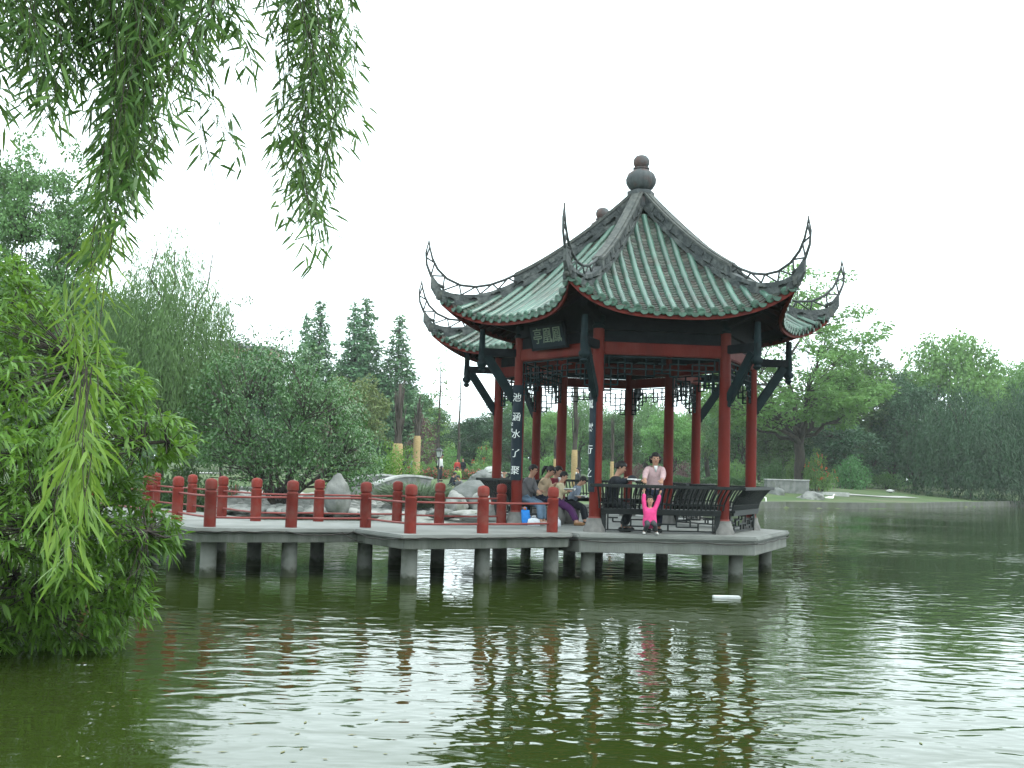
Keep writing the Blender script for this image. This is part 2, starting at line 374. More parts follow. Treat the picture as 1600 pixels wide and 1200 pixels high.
# corner brackets: outrigger beam, raking strut and hanging pendant at each outer column
for k,ct in [('A',CT1),('B',CT1),('C',CT1),('D',CT1),('G',CT2),('H',CT2),('I',CT2),('J',CT2)]:
    p=COLS[k]; d=(p-ct)/S; X=lambda r,z:(ct[0]+d[0]*r,ct[1]+d[1]*r,z)
    mb=MB(); mb.bar(X(S+.10,4.60),X(3.50,4.60),.13,.17); mb.bar(X(S-.4,5.02),X(3.5,5.36),.13,.20); ob=pb(mb,'outrigger_beam','dark_wood',bevel=.012)
    mb=MB(); mb.bar(X(S+.09,3.56),X(3.34,4.52),.11,.20); mb.bar(X(S+.12,3.44),X(S+.13,3.74),.10,.08); pb(mb,'raking_strut','teal_wood',bevel=.02)
    mb=MB(); c=X(3.44,0); mb.lathe([(.015,4.14),(.05,4.17),(.075,4.21),(.045,4.25),(.085,4.30),(.095,4.36),(.06,4.41),(.07,4.47),(.06,4.72),(.05,5.1)],14,c,lobes=6,lamp=.25); pb(mb,'carved_pendant','teal_wood',smooth=True,auto=50)
    mb=MB(); mb.lathe([(.12,4.93),(.14,4.98),(.10,5.02),(.13,5.10),(.13,5.18),(.1,5.2)],14,(p[0],p[1],0)); pb(mb,'bracket_block','teal_wood')

# ------------------------------------------------------------------ the roofs
C30=math.cos(PI/6); T30=math.tan(PI/6)
_zm=np.polyfit([.2,.87,1.73,2.42,3.0,3.42,3.8],[7.85,7.10,6.30,5.75,5.35,5.10,4.91],4)
_zr=np.polyfit([.2,.87,1.73,2.42,3.03,3.46,3.78],[7.92,7.22,6.46,5.98,5.72,5.66,5.73],4)
def zsurf(rho,t):
    zm=np.polyval(_zm,rho); zr=np.polyval(_zr,rho); tm=np.maximum(rho*T30,.02)
    return zm+(zr-zm)*np.minimum(np.abs(t)/tm,1.02)**2.6
def rho_e(t): return 3.26+.52*(np.abs(t)/2.18)**2.6
def zridge(r): return np.polyval(_zr,r*C30)
def make_roof(ct,horns,valley):
    clip=((CTM[0],CTM[1],0),(NB[0],NB[1],0) if ct is CT1 else (-NB[0],-NB[1],0))
    loc=(ct[0],ct[1],5.0)
    tubes=MB(); pans=MB(); ends=MB(); under=MB(); fascia=MB()
    for fd in range(6):
        a=TH+rad(30+60*fd); n=np.array([math.cos(a),math.sin(a)]); e=np.array([-n[1],n[0]])
        if (n@NB)*(1 if ct is CT1 else -1)>.9: continue          # the face hidden by the other roof
        def W(rho,t,dz=0): return (ct[0]+n[0]*rho+e[0]*t,ct[1]+n[1]*rho+e[1]*t,zsurf(rho,t)+dz)
        sp=.25
        for i in range(-8,9):
            t=i*sp+random.uniform(-.010,.010); r0=max(.34,abs(t)/T30+.10); r1=float(rho_e(t))+.03
            if r1-r0<.12: continue
            nn=max(3,int((r1-r0)/.11)); V=[];Fs=[]; kk=8
            for j in range(nn+1):
                rho=r0+(r1-r0)*j/nn; s0=(zsurf(rho+.01,t)-zsurf(rho-.01,t))/.02
                nx,nz=-s0/math.hypot(1,s0),1/math.hypot(1,s0)
                R=.066*(1.10 if j%3==0 else 1.0)
                for k in range(kk+1):
                    b=PI*k/kk; ca,sa=math.cos(b)*R,math.sin(b)*R+.012
                    V.append((ct[0]+n[0]*(rho+nx*sa)+e[0]*(t+ca),ct[1]+n[1]*(rho+nx*sa)+e[1]*(t+ca),zsurf(rho,t)+nz*sa))
            for j in range(nn):
                for k in range(kk): Fs.append((j*(kk+1)+k,j*(kk+1)+k+1,(j+1)*(kk+1)+k+1,(j+1)*(kk+1)+k))
            Fs.append(tuple(nn*(kk+1)+k for k in range(kk+1)))
            tubes.add(V,Fs)
            # round end tile
            c=np.array(W(r1,t,.028)); d=np.array([n[0],n[1],-.15]); d/=np.linalg.norm(d)
            ends.tube([c-d*.02,c+d*.015,c+d*.022],[.082,.082,.06],12)
        for i in range(-9,9):
            t0,t1=i*sp,(i+1)*sp; tc=(t0+t1)/2
            tin=min(abs(t0),abs(t1)); r0=max(.28,tin/T30); r1=float(rho_e(tc))+.02
            if r1-r0<.08 or abs(tc)>2.17: continue
            nn=max(1,int((r1-r0)/.085))
            V=[];Fs=[]
            for j in range(nn):
                ra,rb=r0+(r1-r0)*j/nn,r0+(r1-r0)*(j+1)/nn+.01; o=len(V)
                for rho,dz in((ra,.004),(rb,.030),(rb,.004)):
                    for t,sag in((t0,.012),(tc,-.012),(t1,.012)): V.append(W(rho,t,dz+sag))
                for k in(0,1): Fs.append((o+k,o+k+1,o+k+4,o+k+3)); Fs.append((o+3+k,o+4+k,o+7+k,o+6+k))
            pans.add(V,Fs)
            c=np.array(W(r1+.015,tc,-.01)); Vd=[]; 
            for dd in(-.012,.012):
                for k in range(9):
                    b=PI+PI*k/8; Vd.append((c[0]+n[0]*dd+e[0]*math.cos(b)*.085,c[1]+n[1]*dd+e[1]*math.cos(b)*.085,c[2]+math.sin(b)*.085+.012))
            ends.add(Vd,[tuple(range(9))[::-1],tuple(range(9,18))]+[(k,(k+1)%9,9+(k+1)%9,9+k) for k in range(9)])
        nt=20; nr=10; V=[];Fs=[]
        for i in range(nt+1):
            s=-1+2*i/nt
            for j in range(nr+1):
                te=s*2.18; re=float(rho_e(te))-.05; rho=.25+(re-.25)*j/nr; t=te*rho/re
                V.append(W(rho,t,-.10))
        for i in range(nt):
            for j in range(nr): Fs.append((i*(nr+1)+j,i*(nr+1)+j+1,(i+1)*(nr+1)+j+1,(i+1)*(nr+1)+j))
        under.add(V,Fs)
        for i in range(-8,9):      # rafters
            t=i*.25; r1=float(rho_e(t))-.10; r0=max(1.6,abs(t)/T30+.05)
            if r1-r0<.2: continue
            for j in range(4):
                q0,q1=r0+(r1-r0)*j/4,r0+(r1-r0)*(j+1)/4; under.bar(W(q0,t,-.14),W(q1,t,-.14),.06,.07)
        nt=28; V=[];Fs=[]
        for i in range(nt+1):
            t=-2.18+4.36*i/nt; re=float(rho_e(t))
            for dr,dz in((-.03,-.015),(-.01,-.145),(-.06,-.145),(-.08,-.015)): V.append(W(re+dr,t*(re+dr)/re if abs(t)>2 else t,0)[:2]+(float(zsurf(re,t))+dz,))
        for i in range(nt):
            for k in range(4): Fs.append((i*4+k,i*4+(k+1)%4,(i+1)*4+(k+1)%4,(i+1)*4+k))
        fascia.add(V,Fs)
    kw=dict(clip=clip)
    roof=pb(pans,'roof','pan_tile',at=loc,**kw)
    pb(tubes,'tile_rows','tile_glaze',parent=roof,smooth=True,auto=50,**kw); pb(ends,'eave_tile_ends','tile_end',parent=roof,**kw)
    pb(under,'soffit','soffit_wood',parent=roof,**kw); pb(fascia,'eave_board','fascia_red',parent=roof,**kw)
    def sweep(mb,d,ss,path,w,lo,hi,mi=0):
        """strip along the radial direction d with a rectangular section: path of r, lo/hi functions of index"""
        V=[];Fs=[]
        for i,r in enumerate(path):
            wv=w[i] if hasattr(w,'__len__') else w
            for sg,z in((-1,lo[i]),(1,lo[i]),(1,hi[i]),(-1,hi[i])): V.append((ct[0]+d[0]*r+ss[0]*sg*wv/2,ct[1]+d[1]*r+ss[1]*sg*wv/2,z))
        m=len(path)
        for i in range(m-1):
            for k in range(4): Fs.append((i*4+k,i*4+(k+1)%4,(i+1)*4+(k+1)%4,(i+1)*4+k))
        Fs+=[(0,1,2,3),tuple((m-1)*4+k for k in range(4))]; mb.add(V,Fs,mi)
    for deg in(0,60,120,180,240,300):
        a=TH+rad(deg); d=np.array([math.cos(a),math.sin(a)]); ss=np.array([-d[1],d[0]])
        horn=deg in horns
        if not horn: ckw=dict(clip=clip)
        else: ckw={}
        rs=np.linspace(.22,2.78,22); mb=MB()
        zb=np.array([zridge(r) for r in rs])
        sweep(mb,d,ss,rs,.20,zb-.06,zb+.29)
        sweep(mb,d,ss,rs,.27,zb-.05,zb+.075)
        # carved panels standing proud of the flanks
        for q in range(8):
            r=.5+q*.29; 
            for sg in(-1,1):
                p=(ct[0]+d[0]*r+ss[0]*sg*.105,ct[1]+d[1]*r+ss[1]*sg*.105,float(zridge(r))+.185); sl=float(zridge(r+.1)-zridge(r-.1))/.2
                ax=[np.array([d[0],d[1],sl])/math.hypot(1,sl),np.array([ss[0],ss[1],0]),np.array([-d[0]*sl,-d[1]*sl,1])/math.hypot(1,sl)]
                mb.box(p,(.21 if q%2 else .09,.016,.10 if q%2 else .16),ax=ax)
        ridge=pb(mb,'hip_ridge','ridge_stone',parent=roof,bevel=.008,**ckw)
        mb=MB(); sweep(mb,d,ss,rs,.25,zb+.292,zb+.345); sweep(mb,d,ss,rs,.12,zb+.343,zb+.372)
        o=mb.build('ridge_cap','ridge_cap',roof,loc=loc,**ckw); o.location=(0,0,0)
        if horn:
            X=lambda r,z:(ct[0]+d[0]*r,ct[1]+d[1]*r,z)
            rs=np.array([2.72,3.0,3.3,3.6,3.9,4.15,4.36,4.50,4.60]); mb=MB()
            zb=np.array([float(zridge(min(r,4.36))) for r in rs]); zb[7]=5.86; zb[8]=6.02
            hi=zb+np.array([.17,.16,.15,.15,.16,.17,.19,.23,.22])
            sweep(mb,d,ss,rs,np.array([.2,.2,.19,.18,.17,.15,.12,.09,.06]),zb-.07,hi)
            zz=zb.copy(); sweep(mb,d,ss,rs[:7],.24,zz[:7]-.08,zz[:7]+.05)
            pb(mb,'low_ridge','ridge_stone',parent=roof,bevel=.006)
            # openwork horn: lower rail, upper rail, zigzag
            lowr=[(4.30,5.96),(4.46,6.04),(4.60,6.22),(4.70,6.46),(4.725,6.72),(4.67,6.98)]
            topr=[(2.72,6.345),(3.0,6.20),(3.3,6.08),(3.62,6.02),(3.95,6.04),(4.25,6.17),(4.46,6.37),(4.58,6.60),(4.64,6.82),(4.67,7.0)]
            mb=MB(); mb.tube([X(*q) for q in topr],[.028]*7+[.024,.02,.014],8); mb.tube([X(*q) for q in lowr],[.04,.036,.03,.026,.02,.012],8)
            tr=np.array(topr); full=[(float(r),float(h)) for r,h in zip(rs[:7],hi[:7])]+lowr[1:]
            lr=np.array(full)
            def arc(P,k):
                s=np.concatenate([[0],np.cumsum(np.linalg.norm(np.diff(P,axis=0),axis=1))]); x=k*s[-1]
                return float(np.interp(x,s,P[:,0])),float(np.interp(x,s,P[:,1]))
            N=14
            for k in range(N):
                p=arc(tr if k%2 else lr,(k+.2)/N); q=arc(lr if k%2 else tr,(k+1.2)/N); mb.tube([X(*p),X(*q)],.019,6)
            mb.tube([X(2.74,6.10),X(2.74,6.36)],.024,6)
            # curled wire at the tip
            t=X(4.67,7.0)
            for sg in(-1,1):
                P=[(t[0]+ss[0]*sg*.07*math.sin(u*PI),t[1]+ss[1]*sg*.07*math.sin(u*PI),t[2]+.11*u) for u in np.linspace(0,1,7)]; mb.tube(P,.007,5)
            pb(mb,'openwork_horn','iron',parent=roof,smooth=True)
            # pale mortar cap at the corner
            mb=MB(); mb.box(X(4.40,5.80),(.16,.13,.22),rz=a); pb(mb,'corner_block','ridge_cap',parent=roof,bevel=.03)
    mb=MB(); mb.lathe([(.34,7.9),(.30,8.16),(.24,8.20),(.31,8.22),(.315,8.31),(.27,8.33),(.20,8.36)],6,(ct[0],ct[1],0),rz=TH)
    for k in range(6):
        a=TH+PI/3*k; mb.lathe([(.05,7.95),(.09,8.02),(.10,8.10),(.06,8.17)],8,(ct[0]+.30*math.cos(a),ct[1]+.30*math.sin(a),0))
    fin=pb(mb,'finial','finial_stone',parent=roof,bevel=.01)
    mb=MB(); mb.lathe([(.18,8.34),(.25,8.40),(.305,8.50),(.315,8.60),(.27,8.72),(.18,8.79),(.15,8.82),(.17,8.83),(.17,8.86),(.12,8.87)],48,(ct[0],ct[1],0),lobes=16,lamp=.09)
    mb.lathe([(.10,8.85),(.145,8.88),(.178,8.95),(.182,9.01),(.165,9.07),(.12,9.125),(.05,9.15),(.005,9.155)],24,(ct[0],ct[1],0))
    o=mb.build('gourd_ornament','finial_stone',roof,loc=loc,smooth=True,auto=45); o.location=(0,0,0)
    return roof
make_roof(CT1,(180,240,300,0),None); rear=make_roof(CT2,(180,120,60,0),None); rear.location.z-=.16

# signboard and couplet boards
p,q,e,n,mid,l=side('A','B')
if e[0]<0: e=-e
ctr=np.array([*(mid+n*.24-e*.04),4.86]); tilt=rad(16)
nz=np.array([n[0]*math.cos(tilt),n[1]*math.cos(tilt),-math.sin(tilt)]); ex=np.array([e[0],e[1],0.]); uz=np.cross(nz,ex); uz*=np.sign(uz[2])
mb=MB(); mb.box(ctr,(1.16,.05,.52),ax=[ex,nz,uz]); sg=pb(mb,'signboard','board_blue',bevel=.01)
V,Fs=text_mb('亭凰鳳',.31); mb=MB(); V=V[:,:1]*ex*1.02+V[:,1:2]*uz*1.15+V[:,2:3]*nz+ctr+nz*.031; mb.add(V,Fs); pb(mb,'lettering','gold_letter',parent=sg)
mb=MB()
for s_,d_ in((ex*.57,(.05,.07,.56)),(-ex*.57,(.05,.07,.56)),(uz*.25,(1.14,.068,.05)),(-uz*.25,(1.14,.068,.05))): mb.box(ctr+s_,d_,ax=[ex,nz,uz])
pb(mb,'sign_frame','dark_wood',parent=sg,bevel=.006)
def couplet(p,ang,chars,z0,z1,small=None):
    R=.150; hw=1.02
    V=[];Fs=[]; nk=12
    for z in(z0,z1):
        for rr_ in(R,R-.028):
            for k in range(nk+1):
                b=ang-hw+2*hw*k/nk; V.append((p[0]+rr_*math.cos(b),p[1]+rr_*math.sin(b),z))
    m=nk+1
    for k in range(nk):
        Fs+=[(k,k+1,2*m+k+1,2*m+k),(m+k,m+k+1,3*m+k+1,3*m+k),(k,k+1,m+k+1,m+k),(2*m+k,2*m+k+1,3*m+k+1,3*m+k)]
    Fs+=[(0,m,3*m,2*m),(nk,m+nk,3*m+nk,2*m+nk)]
    mb=MB().add(V,Fs); bd=pb(mb,'couplet_board','board_blue')
    mb=MB()
    for ch,z,sz in chars:
        Vt,Ft=text_mb(ch,sz); b=ang+Vt[:,0]/R; rr_=R+.004+Vt[:,2]
        mb.add(np.stack([p[0]+rr_*np.cos(b),p[1]+rr_*np.sin(b),z+Vt[:,1]],1),Ft)
    for ch,z,sz,off in small or []:
        Vt,Ft=text_mb(ch,sz); b=ang+(Vt[:,0]+off)/R; rr_=R+.004+Vt[:,2]
        mb.add(np.stack([p[0]+rr_*np.cos(b),p[1]+rr_*np.sin(b),z+Vt[:,1]],1),Ft)
    pb(mb,'lettering','white_letter',parent=bd)
zz=[3.62,3.20,2.83,2.42,2.05]
couplet(cA,-PI/2-rad(24),[(c,z,.20) for c,z in zip('池涵水了聚',zz)],1.85,3.90,[(c,z,.08,-.115) for c,z in zip('己巳',(3.05,2.92))])
couplet(cB,-PI/2-rad(72),[(c,z+.02,.19) for c,z in zip('風雲行之',[3.38,2.92,2.48,2.02])],1.68,3.90)
# ------------------------------------------------------------------ footbridge
NEAR=[(-9.6,26.2),(-7.36,23.4),(-6.45,22.33),(-5.37,20.66),(-4.01,21.15),(-2.71,21.87),(-1.73,20.33),(-.46,21.04),(.84,22.02)]
FAR=[(-8.6,27.9),(-7.25,26.2),(-6.21,24.8),(-5.1,23.15),(-3.93,23.72),(-2.38,24.42),(-1.45,23.9),(-.15,24.6)]
br=empty('footbridge',(-3.5,22.6,0)); BR=np.array([-3.5,22.6,0])
tag(br,'low zigzag concrete footbridge with red posts and rails leading to the pavilion','bridge')
def bb(mb,name,mats,parent=None,at=None,**k):
    par=parent or br; base=BR if par is br else BR+np.array(par.location)
    loc=np.array(at if at is not None else base,float); ob=mb.build(name,mats,par,loc=loc,**k); ob.location=tuple(loc-base); return ob
nearE=[(-10.6,26.6),(-8.0,23.55),(-6.9,22.0),(-5.48,20.12),(-4.0,20.70),(-2.85,21.32),(-1.82,19.80),(-.36,20.58),(1.2,21.65)]
farE=[(-9.3,28.9),(-6.95,26.4),(-5.0,23.6),(-3.9,24.15),(-2.36,24.86),(-1.42,24.3),(-.55,24.9)]
poly=nearE+[(1.3,22.3),(.3,24.2)]+farE[::-1]
mb=MB(); mb.prism(poly,DECK-.085,DECK-.004); deck=bb(mb,'deck','concrete_floor',bevel=.02)
def inset(poly,d):
    P=[np.array(p) for p in poly]; n=len(P); out=[]
    for i in range(n):
        a,b,c=P[i-1],P[i],P[(i+1)%n]; e1=(b-a)/np.linalg.norm(b-a); e2=(c-b)/np.linalg.norm(c-b)
        n1=np.array([-e1[1],e1[0]]); n2=np.array([-e2[1],e2[0]]); out.append(b+d*(n1+n2)/(1+n1@n2))
    return out
mb=MB(); mb.prism(inset(poly,.07),DECK-.26,DECK-.085); bb(mb,'edge_beam','concrete_dark',parent=deck,bevel=.01)
mb=MB(); rr=random.Random(9)
for i in range(len(nearE)-1):
    a,b=np.array(nearE[i]),np.array(nearE[i+1]); P=[]
    for k in range(13):
        t=k/12; p=a+(b-a)*t; P.append((p[0]-.01,p[1]-.012,DECK-.055-.06*math.sin(t*PI)*(i in(2,4,5))-.02*rr.random()))
    mb.tube(P,.011,5)
P=[(-3.05+.5*math.sin(t*PI*.5),21.05+.18*math.sin(t*PI*.5),DECK-.06-.17*math.sin(t*PI)) for t in np.linspace(0,1,12)]; mb.tube(P,.008,5)
bb(mb,'hanging_cable','cable_black',parent=deck)
post=None; r0_=.108
prof=[(r0_,DECK-.02),(r0_*.98,DECK+.60),(r0_*1.0,DECK+.605),(r0_*1.0,DECK+.63),(r0_*.82,DECK+.645),(r0_*.82,DECK+.665),(r0_*1.0,DECK+.68),(r0_*1.03,DECK+.75),(r0_*1.0,DECK+.815),(r0_*.8,DECK+.845),(r0_*.4,DECK+.862),(.005,DECK+.868)]
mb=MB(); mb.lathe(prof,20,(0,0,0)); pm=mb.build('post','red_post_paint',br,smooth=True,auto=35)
pile_mb=MB(); pile_mb.lathe([(.155,-1.2),(.15,-.1),(.152,.03),(.145,.14),(.143,DECK-.26)],18,(0,0,0)); pp=pile_mb.build('pile','pile_concrete',br,smooth=True,auto=40)
first=True
for (x,y) in NEAR+FAR:
    for src in(pm,pp):
        o=src if first else link(src.copy(),br)
        o.location=(x-BR[0],y-BR[1],0); o.rotation_euler=(rr.uniform(-.009,.009) if src is pm else 0,rr.uniform(-.009,.009) if src is pm else 0,rr.uniform(0,6.28))
    first=False
for row in(NEAR,FAR):
    for a,b in zip(row,row[1:]):
        for z in(.545,.165):
            mb=MB(); a3=np.array([*a,DECK+z+rr.uniform(-.006,.006)]); b3=np.array([*b,DECK+z+rr.uniform(-.006,.006)]); d=(b3-a3)/np.linalg.norm(b3-a3)
            mb.tube([a3+d*.07,(a3+b3)/2-np.array([0,0,.006]),b3-d*.07],.020,10); bb(mb,'rail','red_rail_paint',smooth=True,auto=40)
# last rails to the pavilion column
a3=np.array([-.15,24.6,0]); b3=np.array([*cA,0]); 

# ------------------------------------------------------------------ ground, lake, sky
LAKE=np.array([(-4.0,2.6),(-5.4,8),(-6.8,14),(-9.6,22),(-12.5,32),(-16,42),(-16,50),(-9,54.5),(-3,55),(2,57),(8,62),(14,72),(19,79),(25,82),(31,88),(42,102),(54,117),(78,136),(95,110),(90,2.6)],float)
def lake_sd(X,Y):
    """signed distance to the shoreline, negative in the lake"""
    P=np.stack([X,Y],-1); d=np.full(X.shape,1e9); ins=np.zeros(X.shape,bool); n=len(LAKE)
    for i in range(n):
        a,b=LAKE[i],LAKE[(i+1)%n]; ab=b-a; t=np.clip(((P-a)@ab)/(ab@ab),0,1); q=a+t[...,None]*ab
        d=np.minimum(d,np.linalg.norm(P-q,axis=-1))
        c=((a[1]>Y)!=(b[1]>Y)); xi=(b[0]-a[0])*(Y-a[1])/(b[1]-a[1]+1e-12)+a[0]; ins^=(c&(X<xi))
    return np.where(ins,-d,d)
def sstep(x): x=np.clip(x,0,1); return x*x*(3-2*x)
def ground_h(X,Y):
    X=np.asarray(X,float);Y=np.asarray(Y,float); s=lake_sd(X,Y)-.12
    h=.38+.85*sstep(s/15)+.5*sstep((s-20)/60)+.05*np.sin(X*.7+1.3)*np.cos(Y*.5)*sstep(s/3)
    hl=np.maximum(-1.5,-.2+s*.5)
    return np.where(s>0,h,np.where(s>-.6,.38+(s/.6)*.9,hl))
def gz(x,y): return float(ground_h(np.array([x]),np.array([y]))[0])
gx=np.concatenate([np.linspace(-900,-70,14),np.arange(-62,-24,3.),np.arange(-24,30,.75),np.arange(30,90,1.5),np.linspace(92,900,14)])
gy=np.concatenate([np.linspace(-60,-4,10),np.arange(-2,48,1.5),np.arange(48,140,.9),np.arange(141,200,6.),np.linspace(210,2000,12)])
GX,GY=np.meshgrid(gx,gy,indexing='ij'); GZ=ground_h(GX,GY); nx,ny=GX.shape
V=np.stack([GX,GY,GZ],-1).reshape(-1,3); ii=np.arange(nx*ny).reshape(nx,ny)
Q=np.stack([ii[:-1,:-1],ii[1:,:-1],ii[1:,1:],ii[:-1,1:]],-1).reshape(-1,4)
mat('lawn',(.042,.080,.024),(.068,.100,.034),scale=.5,rough=.95,bump=.5,bscale=3,stain=(.10,.11,.06),stain_scale=.16,detail=9)
tag(np_mesh('ground',V,Q,'lawn',smooth=True),kind='structure')
# water
m,nt,b=nmat('water'); N=nt.nodes
b.inputs['Base Color'].default_value=(.020,.031,.006,1); b.inputs['Roughness'].default_value=.035; b.inputs['IOR'].default_value=1.29; b.inputs['Specular Tint'].default_value=(.90,1,1,1)
tc=N.new('ShaderNodeTexCoord')
def wnoise(scale,st,det,dist=0,ty='TEX'):
    mp=N.new('ShaderNodeMapping'); mp.inputs['Scale'].default_value=st; L(nt,tc.outputs['Object'],mp.inputs['Vector'])
    n=N.new('ShaderNodeTexNoise'); n.inputs['Scale'].default_value=scale; n.inputs['Detail'].default_value=det; n.inputs['Distortion'].default_value=dist
    L(nt,mp.outputs[0],n.inputs['Vector']); return n.outputs['Fac']
def mth(op,a,b_=None,c=None):
    n=N.new('ShaderNodeMath'); n.operation=op
    for i,x in enumerate((a,b_,c)):
        if x is None: continue
        if isinstance(x,(int,float)): n.inputs[i].default_value=x
        else: L(nt,x,n.inputs[i])
    return n.outputs[0]
a_=wnoise(2.5,(.75,1.15,1),1,.6); b_=wnoise(7.,(.7,1.1,1),1,.2); c_=wnoise(.13,(.6,1,1),2)
mr=N.new('ShaderNodeMapRange'); mr.inputs[1].default_value=.35; mr.inputs[2].default_value=.65; mr.inputs[3].default_value=.2; mr.inputs[4].default_value=1.3; L(nt,c_,mr.inputs[0])
h_=mth('MULTIPLY_ADD',b_,.20,a_); h_=mth('MULTIPLY',h_,mr.outputs[0])
bp=N.new('ShaderNodeBump'); bp.inputs['Strength'].default_value=1.; bp.inputs['Distance'].default_value=.019; L(nt,h_,bp.inputs['Height']); L(nt,bp.outputs[0],b.inputs['Normal'])
WATER_BUMP=bp
tag(np_mesh('lake_water',[(-120,-8,0),(120,-8,0),(120,150,0),(-120,150,0)],[(0,1,2,3)],'water'),kind='structure')
# kerb along the far shore: one wall
mat('kerb_stone',(.11,.115,.10),(.075,.08,.068),scale=1.5,rough=.9,bump=.5,bscale=8,stain=(.07,.085,.05),stain_scale=.8)
mb=MB(); shore=[tuple(p) for p in LAKE[7:18]]
fine=[]
for a,b in zip(shore,shore[1:]):
    k=max(2,int(math.dist(a,b)/2.2))
    for i in range(k): t=i/k; fine.append((a[0]+(b[0]-a[0])*t,a[1]+(b[1]-a[1])*t))
fine.append(shore[-1]); fi=[]
for i,p in enumerate(fine):
    a=np.array(fine[max(0,i-1)]);b=np.array(fine[min(len(fine)-1,i+1)]); e=(b-a)/np.linalg.norm(b-a); fi.append((p[0]+e[1]*.14,p[1]-e[0]*.14,p[0]-e[1]*.22,p[1]+e[0]*.22))
V=[];Fs=[]
for x0,y0,x1,y1 in fi:
    zt=.44+rr.uniform(-.03,.03); V+=[(x0,y0,-.5),(x0+rr.uniform(-.04,.04),y0,zt),(x1,y1,zt),(x1,y1,-.5)]
for i in range(len(fi)-1):
    for k in range(3): Fs.append((i*4+k,i*4+k+1,(i+1)*4+k+1,(i+1)*4+k))
mb.add(V,Fs); tag(mb.build('bank_kerb','kerb_stone'),'long grey stone kerb edging the far bank of the lake','kerb')
# paved path across the far lawn
mat('paving',(.36,.36,.34),(.29,.29,.27),scale=2,rough=.9)
def ribbon(name,pts,w,mt,dz=.03):
    V=[];Fs=[]
    for i,p in enumerate(pts):
        a=np.array(pts[max(0,i-1)]);b=np.array(pts[min(len(pts)-1,i+1)]); e=(b-a)/np.linalg.norm(b-a)
        for s in(-.5,-.17,.17,.5): x,y=p[0]-e[1]*w*s,p[1]+e[0]*w*s; V.append((x,y,gz(x,y)+dz))
    for i in range(len(pts)-1):
        for k in range(3): Fs.append((i*4+k,i*4+k+1,(i+1)*4+k+1,(i+1)*4+k))
    mb=MB().add(V,Fs); return tag(mb.build(name,mt),kind='structure')
def pathpts(a,b,n,amp=0): return [(a[0]+(b[0]-a[0])*t,a[1]+(b[1]-a[1])*t+amp*math.sin(t*PI)) for t in np.linspace(0,1,n)]
ribbon('path',pathpts((-22,78),(6,86),50,2),2.4,'paving',.06)
ribbon('path',pathpts((23,94),(36,102),30,-.5),1.6,'paving',.06)

# ------------------------------------------------------------------ light
ELEV,AZ=58,118   # sun high, to the right and a little behind the camera, veiled by cloud
w=bpy.data.worlds.new('World'); SC.world=w; w.use_nodes=True; nt=w.node_tree; N=nt.nodes; bg=N['Background']
sky=N.new('ShaderNodeTexSky'); sky.sky_type='NISHITA'; sky.sun_disc=False; sky.sun_elevation=rad(ELEV); sky.sun_rotation=rad(AZ); sky.dust_density=8; sky.air_density=1; sky.ozone_density=1
hs=N.new('ShaderNodeHueSaturation'); hs.inputs['Saturation'].default_value=.16; L(nt,sky.outputs[0],hs.inputs['Color'])
# overcast: an even white cloud sheet over most of the clear sky
mx=N.new('ShaderNodeMixRGB'); mx.inputs['Fac'].default_value=.80; L(nt,hs.outputs[0],mx.inputs['Color1']); mx.inputs['Color2'].default_value=(10.3,11.9,12.4,1)
L(nt,mx.outputs[0],bg.inputs['Color']); bg.inputs['Strength'].default_value=.15
sd=bpy.data.lights.new('sun','SUN'); sd.energy=.7; sd.angle=rad(14); sd.color=(1,.97,.92); so=link(bpy.data.objects.new('sun',sd))
az=rad(AZ); dv=Vector((math.sin(az)*math.cos(rad(ELEV)),math.cos(az)*math.cos(rad(ELEV)),math.sin(rad(ELEV)))); so.rotation_euler=dv.to_track_quat('Z','Y').to_euler(); so.location=(0,0,60)
SC.view_settings.view_transform='Standard'; SC.view_settings.look='None'; SC.view_settings.gamma=1; SC.view_settings.exposure=.92
c=SC.cycles; c.use_denoising=True; c.max_bounces=6; c.diffuse_bounces=3; c.glossy_bounces=3; c.transmission_bounces=4; c.volume_bounces=0; c.transparent_max_bounces=4; c.caustics_reflective=False; c.caustics_refractive=False

# the air: thin haze over the whole park
hz=MB().box((20,90,29),(700,420,64)).build('haze',nmat('haze_air')[0]); m=MATS['haze_air']; nt=m.node_tree; nt.nodes.remove(nt.nodes['Principled BSDF']); v=nt.nodes.new('ShaderNodeVolumePrincipled'); v.inputs['Color'].default_value=(.93,.97,1,1); v.inputs['Density'].default_value=.00028; v.inputs['Anisotropy'].default_value=.2; L(nt,v.outputs[0],nt.nodes['Material Output'].inputs['Volume']); tag(hz,kind='stuff')
SC.cycles.volume_bounces=1
# ------------------------------------------------------------------ foliage generators
mat('bark',(.060,.050,.040),(.030,.026,.022),scale=5,rough=.9,bump=.6,bscale=14,stretch=(2,2,.4))
mat('bark_grey',(.085,.080,.070),(.045,.043,.038),scale=5,rough=.9,bump=.6,bscale=14,stretch=(2,2,.4))
mat('straw_wrap',(.36,.26,.13),(.25,.18,.085),scale=6,rough=.95,bump=.6,bscale=18,stretch=(1,1,4))
leafmat('leaf_broad',[(0.039,0.098,0.028),(0.064,0.143,0.042),(0.097,0.196,0.062)],trans=.3,objvar=.5,patch=.5,pscale=.25)
leafmat('leaf_light',[(0.083,0.171,0.042),(0.118,0.233,0.062),(0.160,0.296,0.083)],trans=.35,objvar=.35,patch=.5,pscale=.25)
leafmat('leaf_dark',[(0.019,0.057,0.026),(0.033,0.089,0.039),(0.056,0.128,0.054)],trans=.2,objvar=.35,patch=.5,pscale=.3)
leafmat('leaf_conifer',[(0.061,0.145,0.068),(0.088,0.191,0.086),(0.131,0.240,0.105)],trans=.2,objvar=.25,patch=.4,pscale=.3)
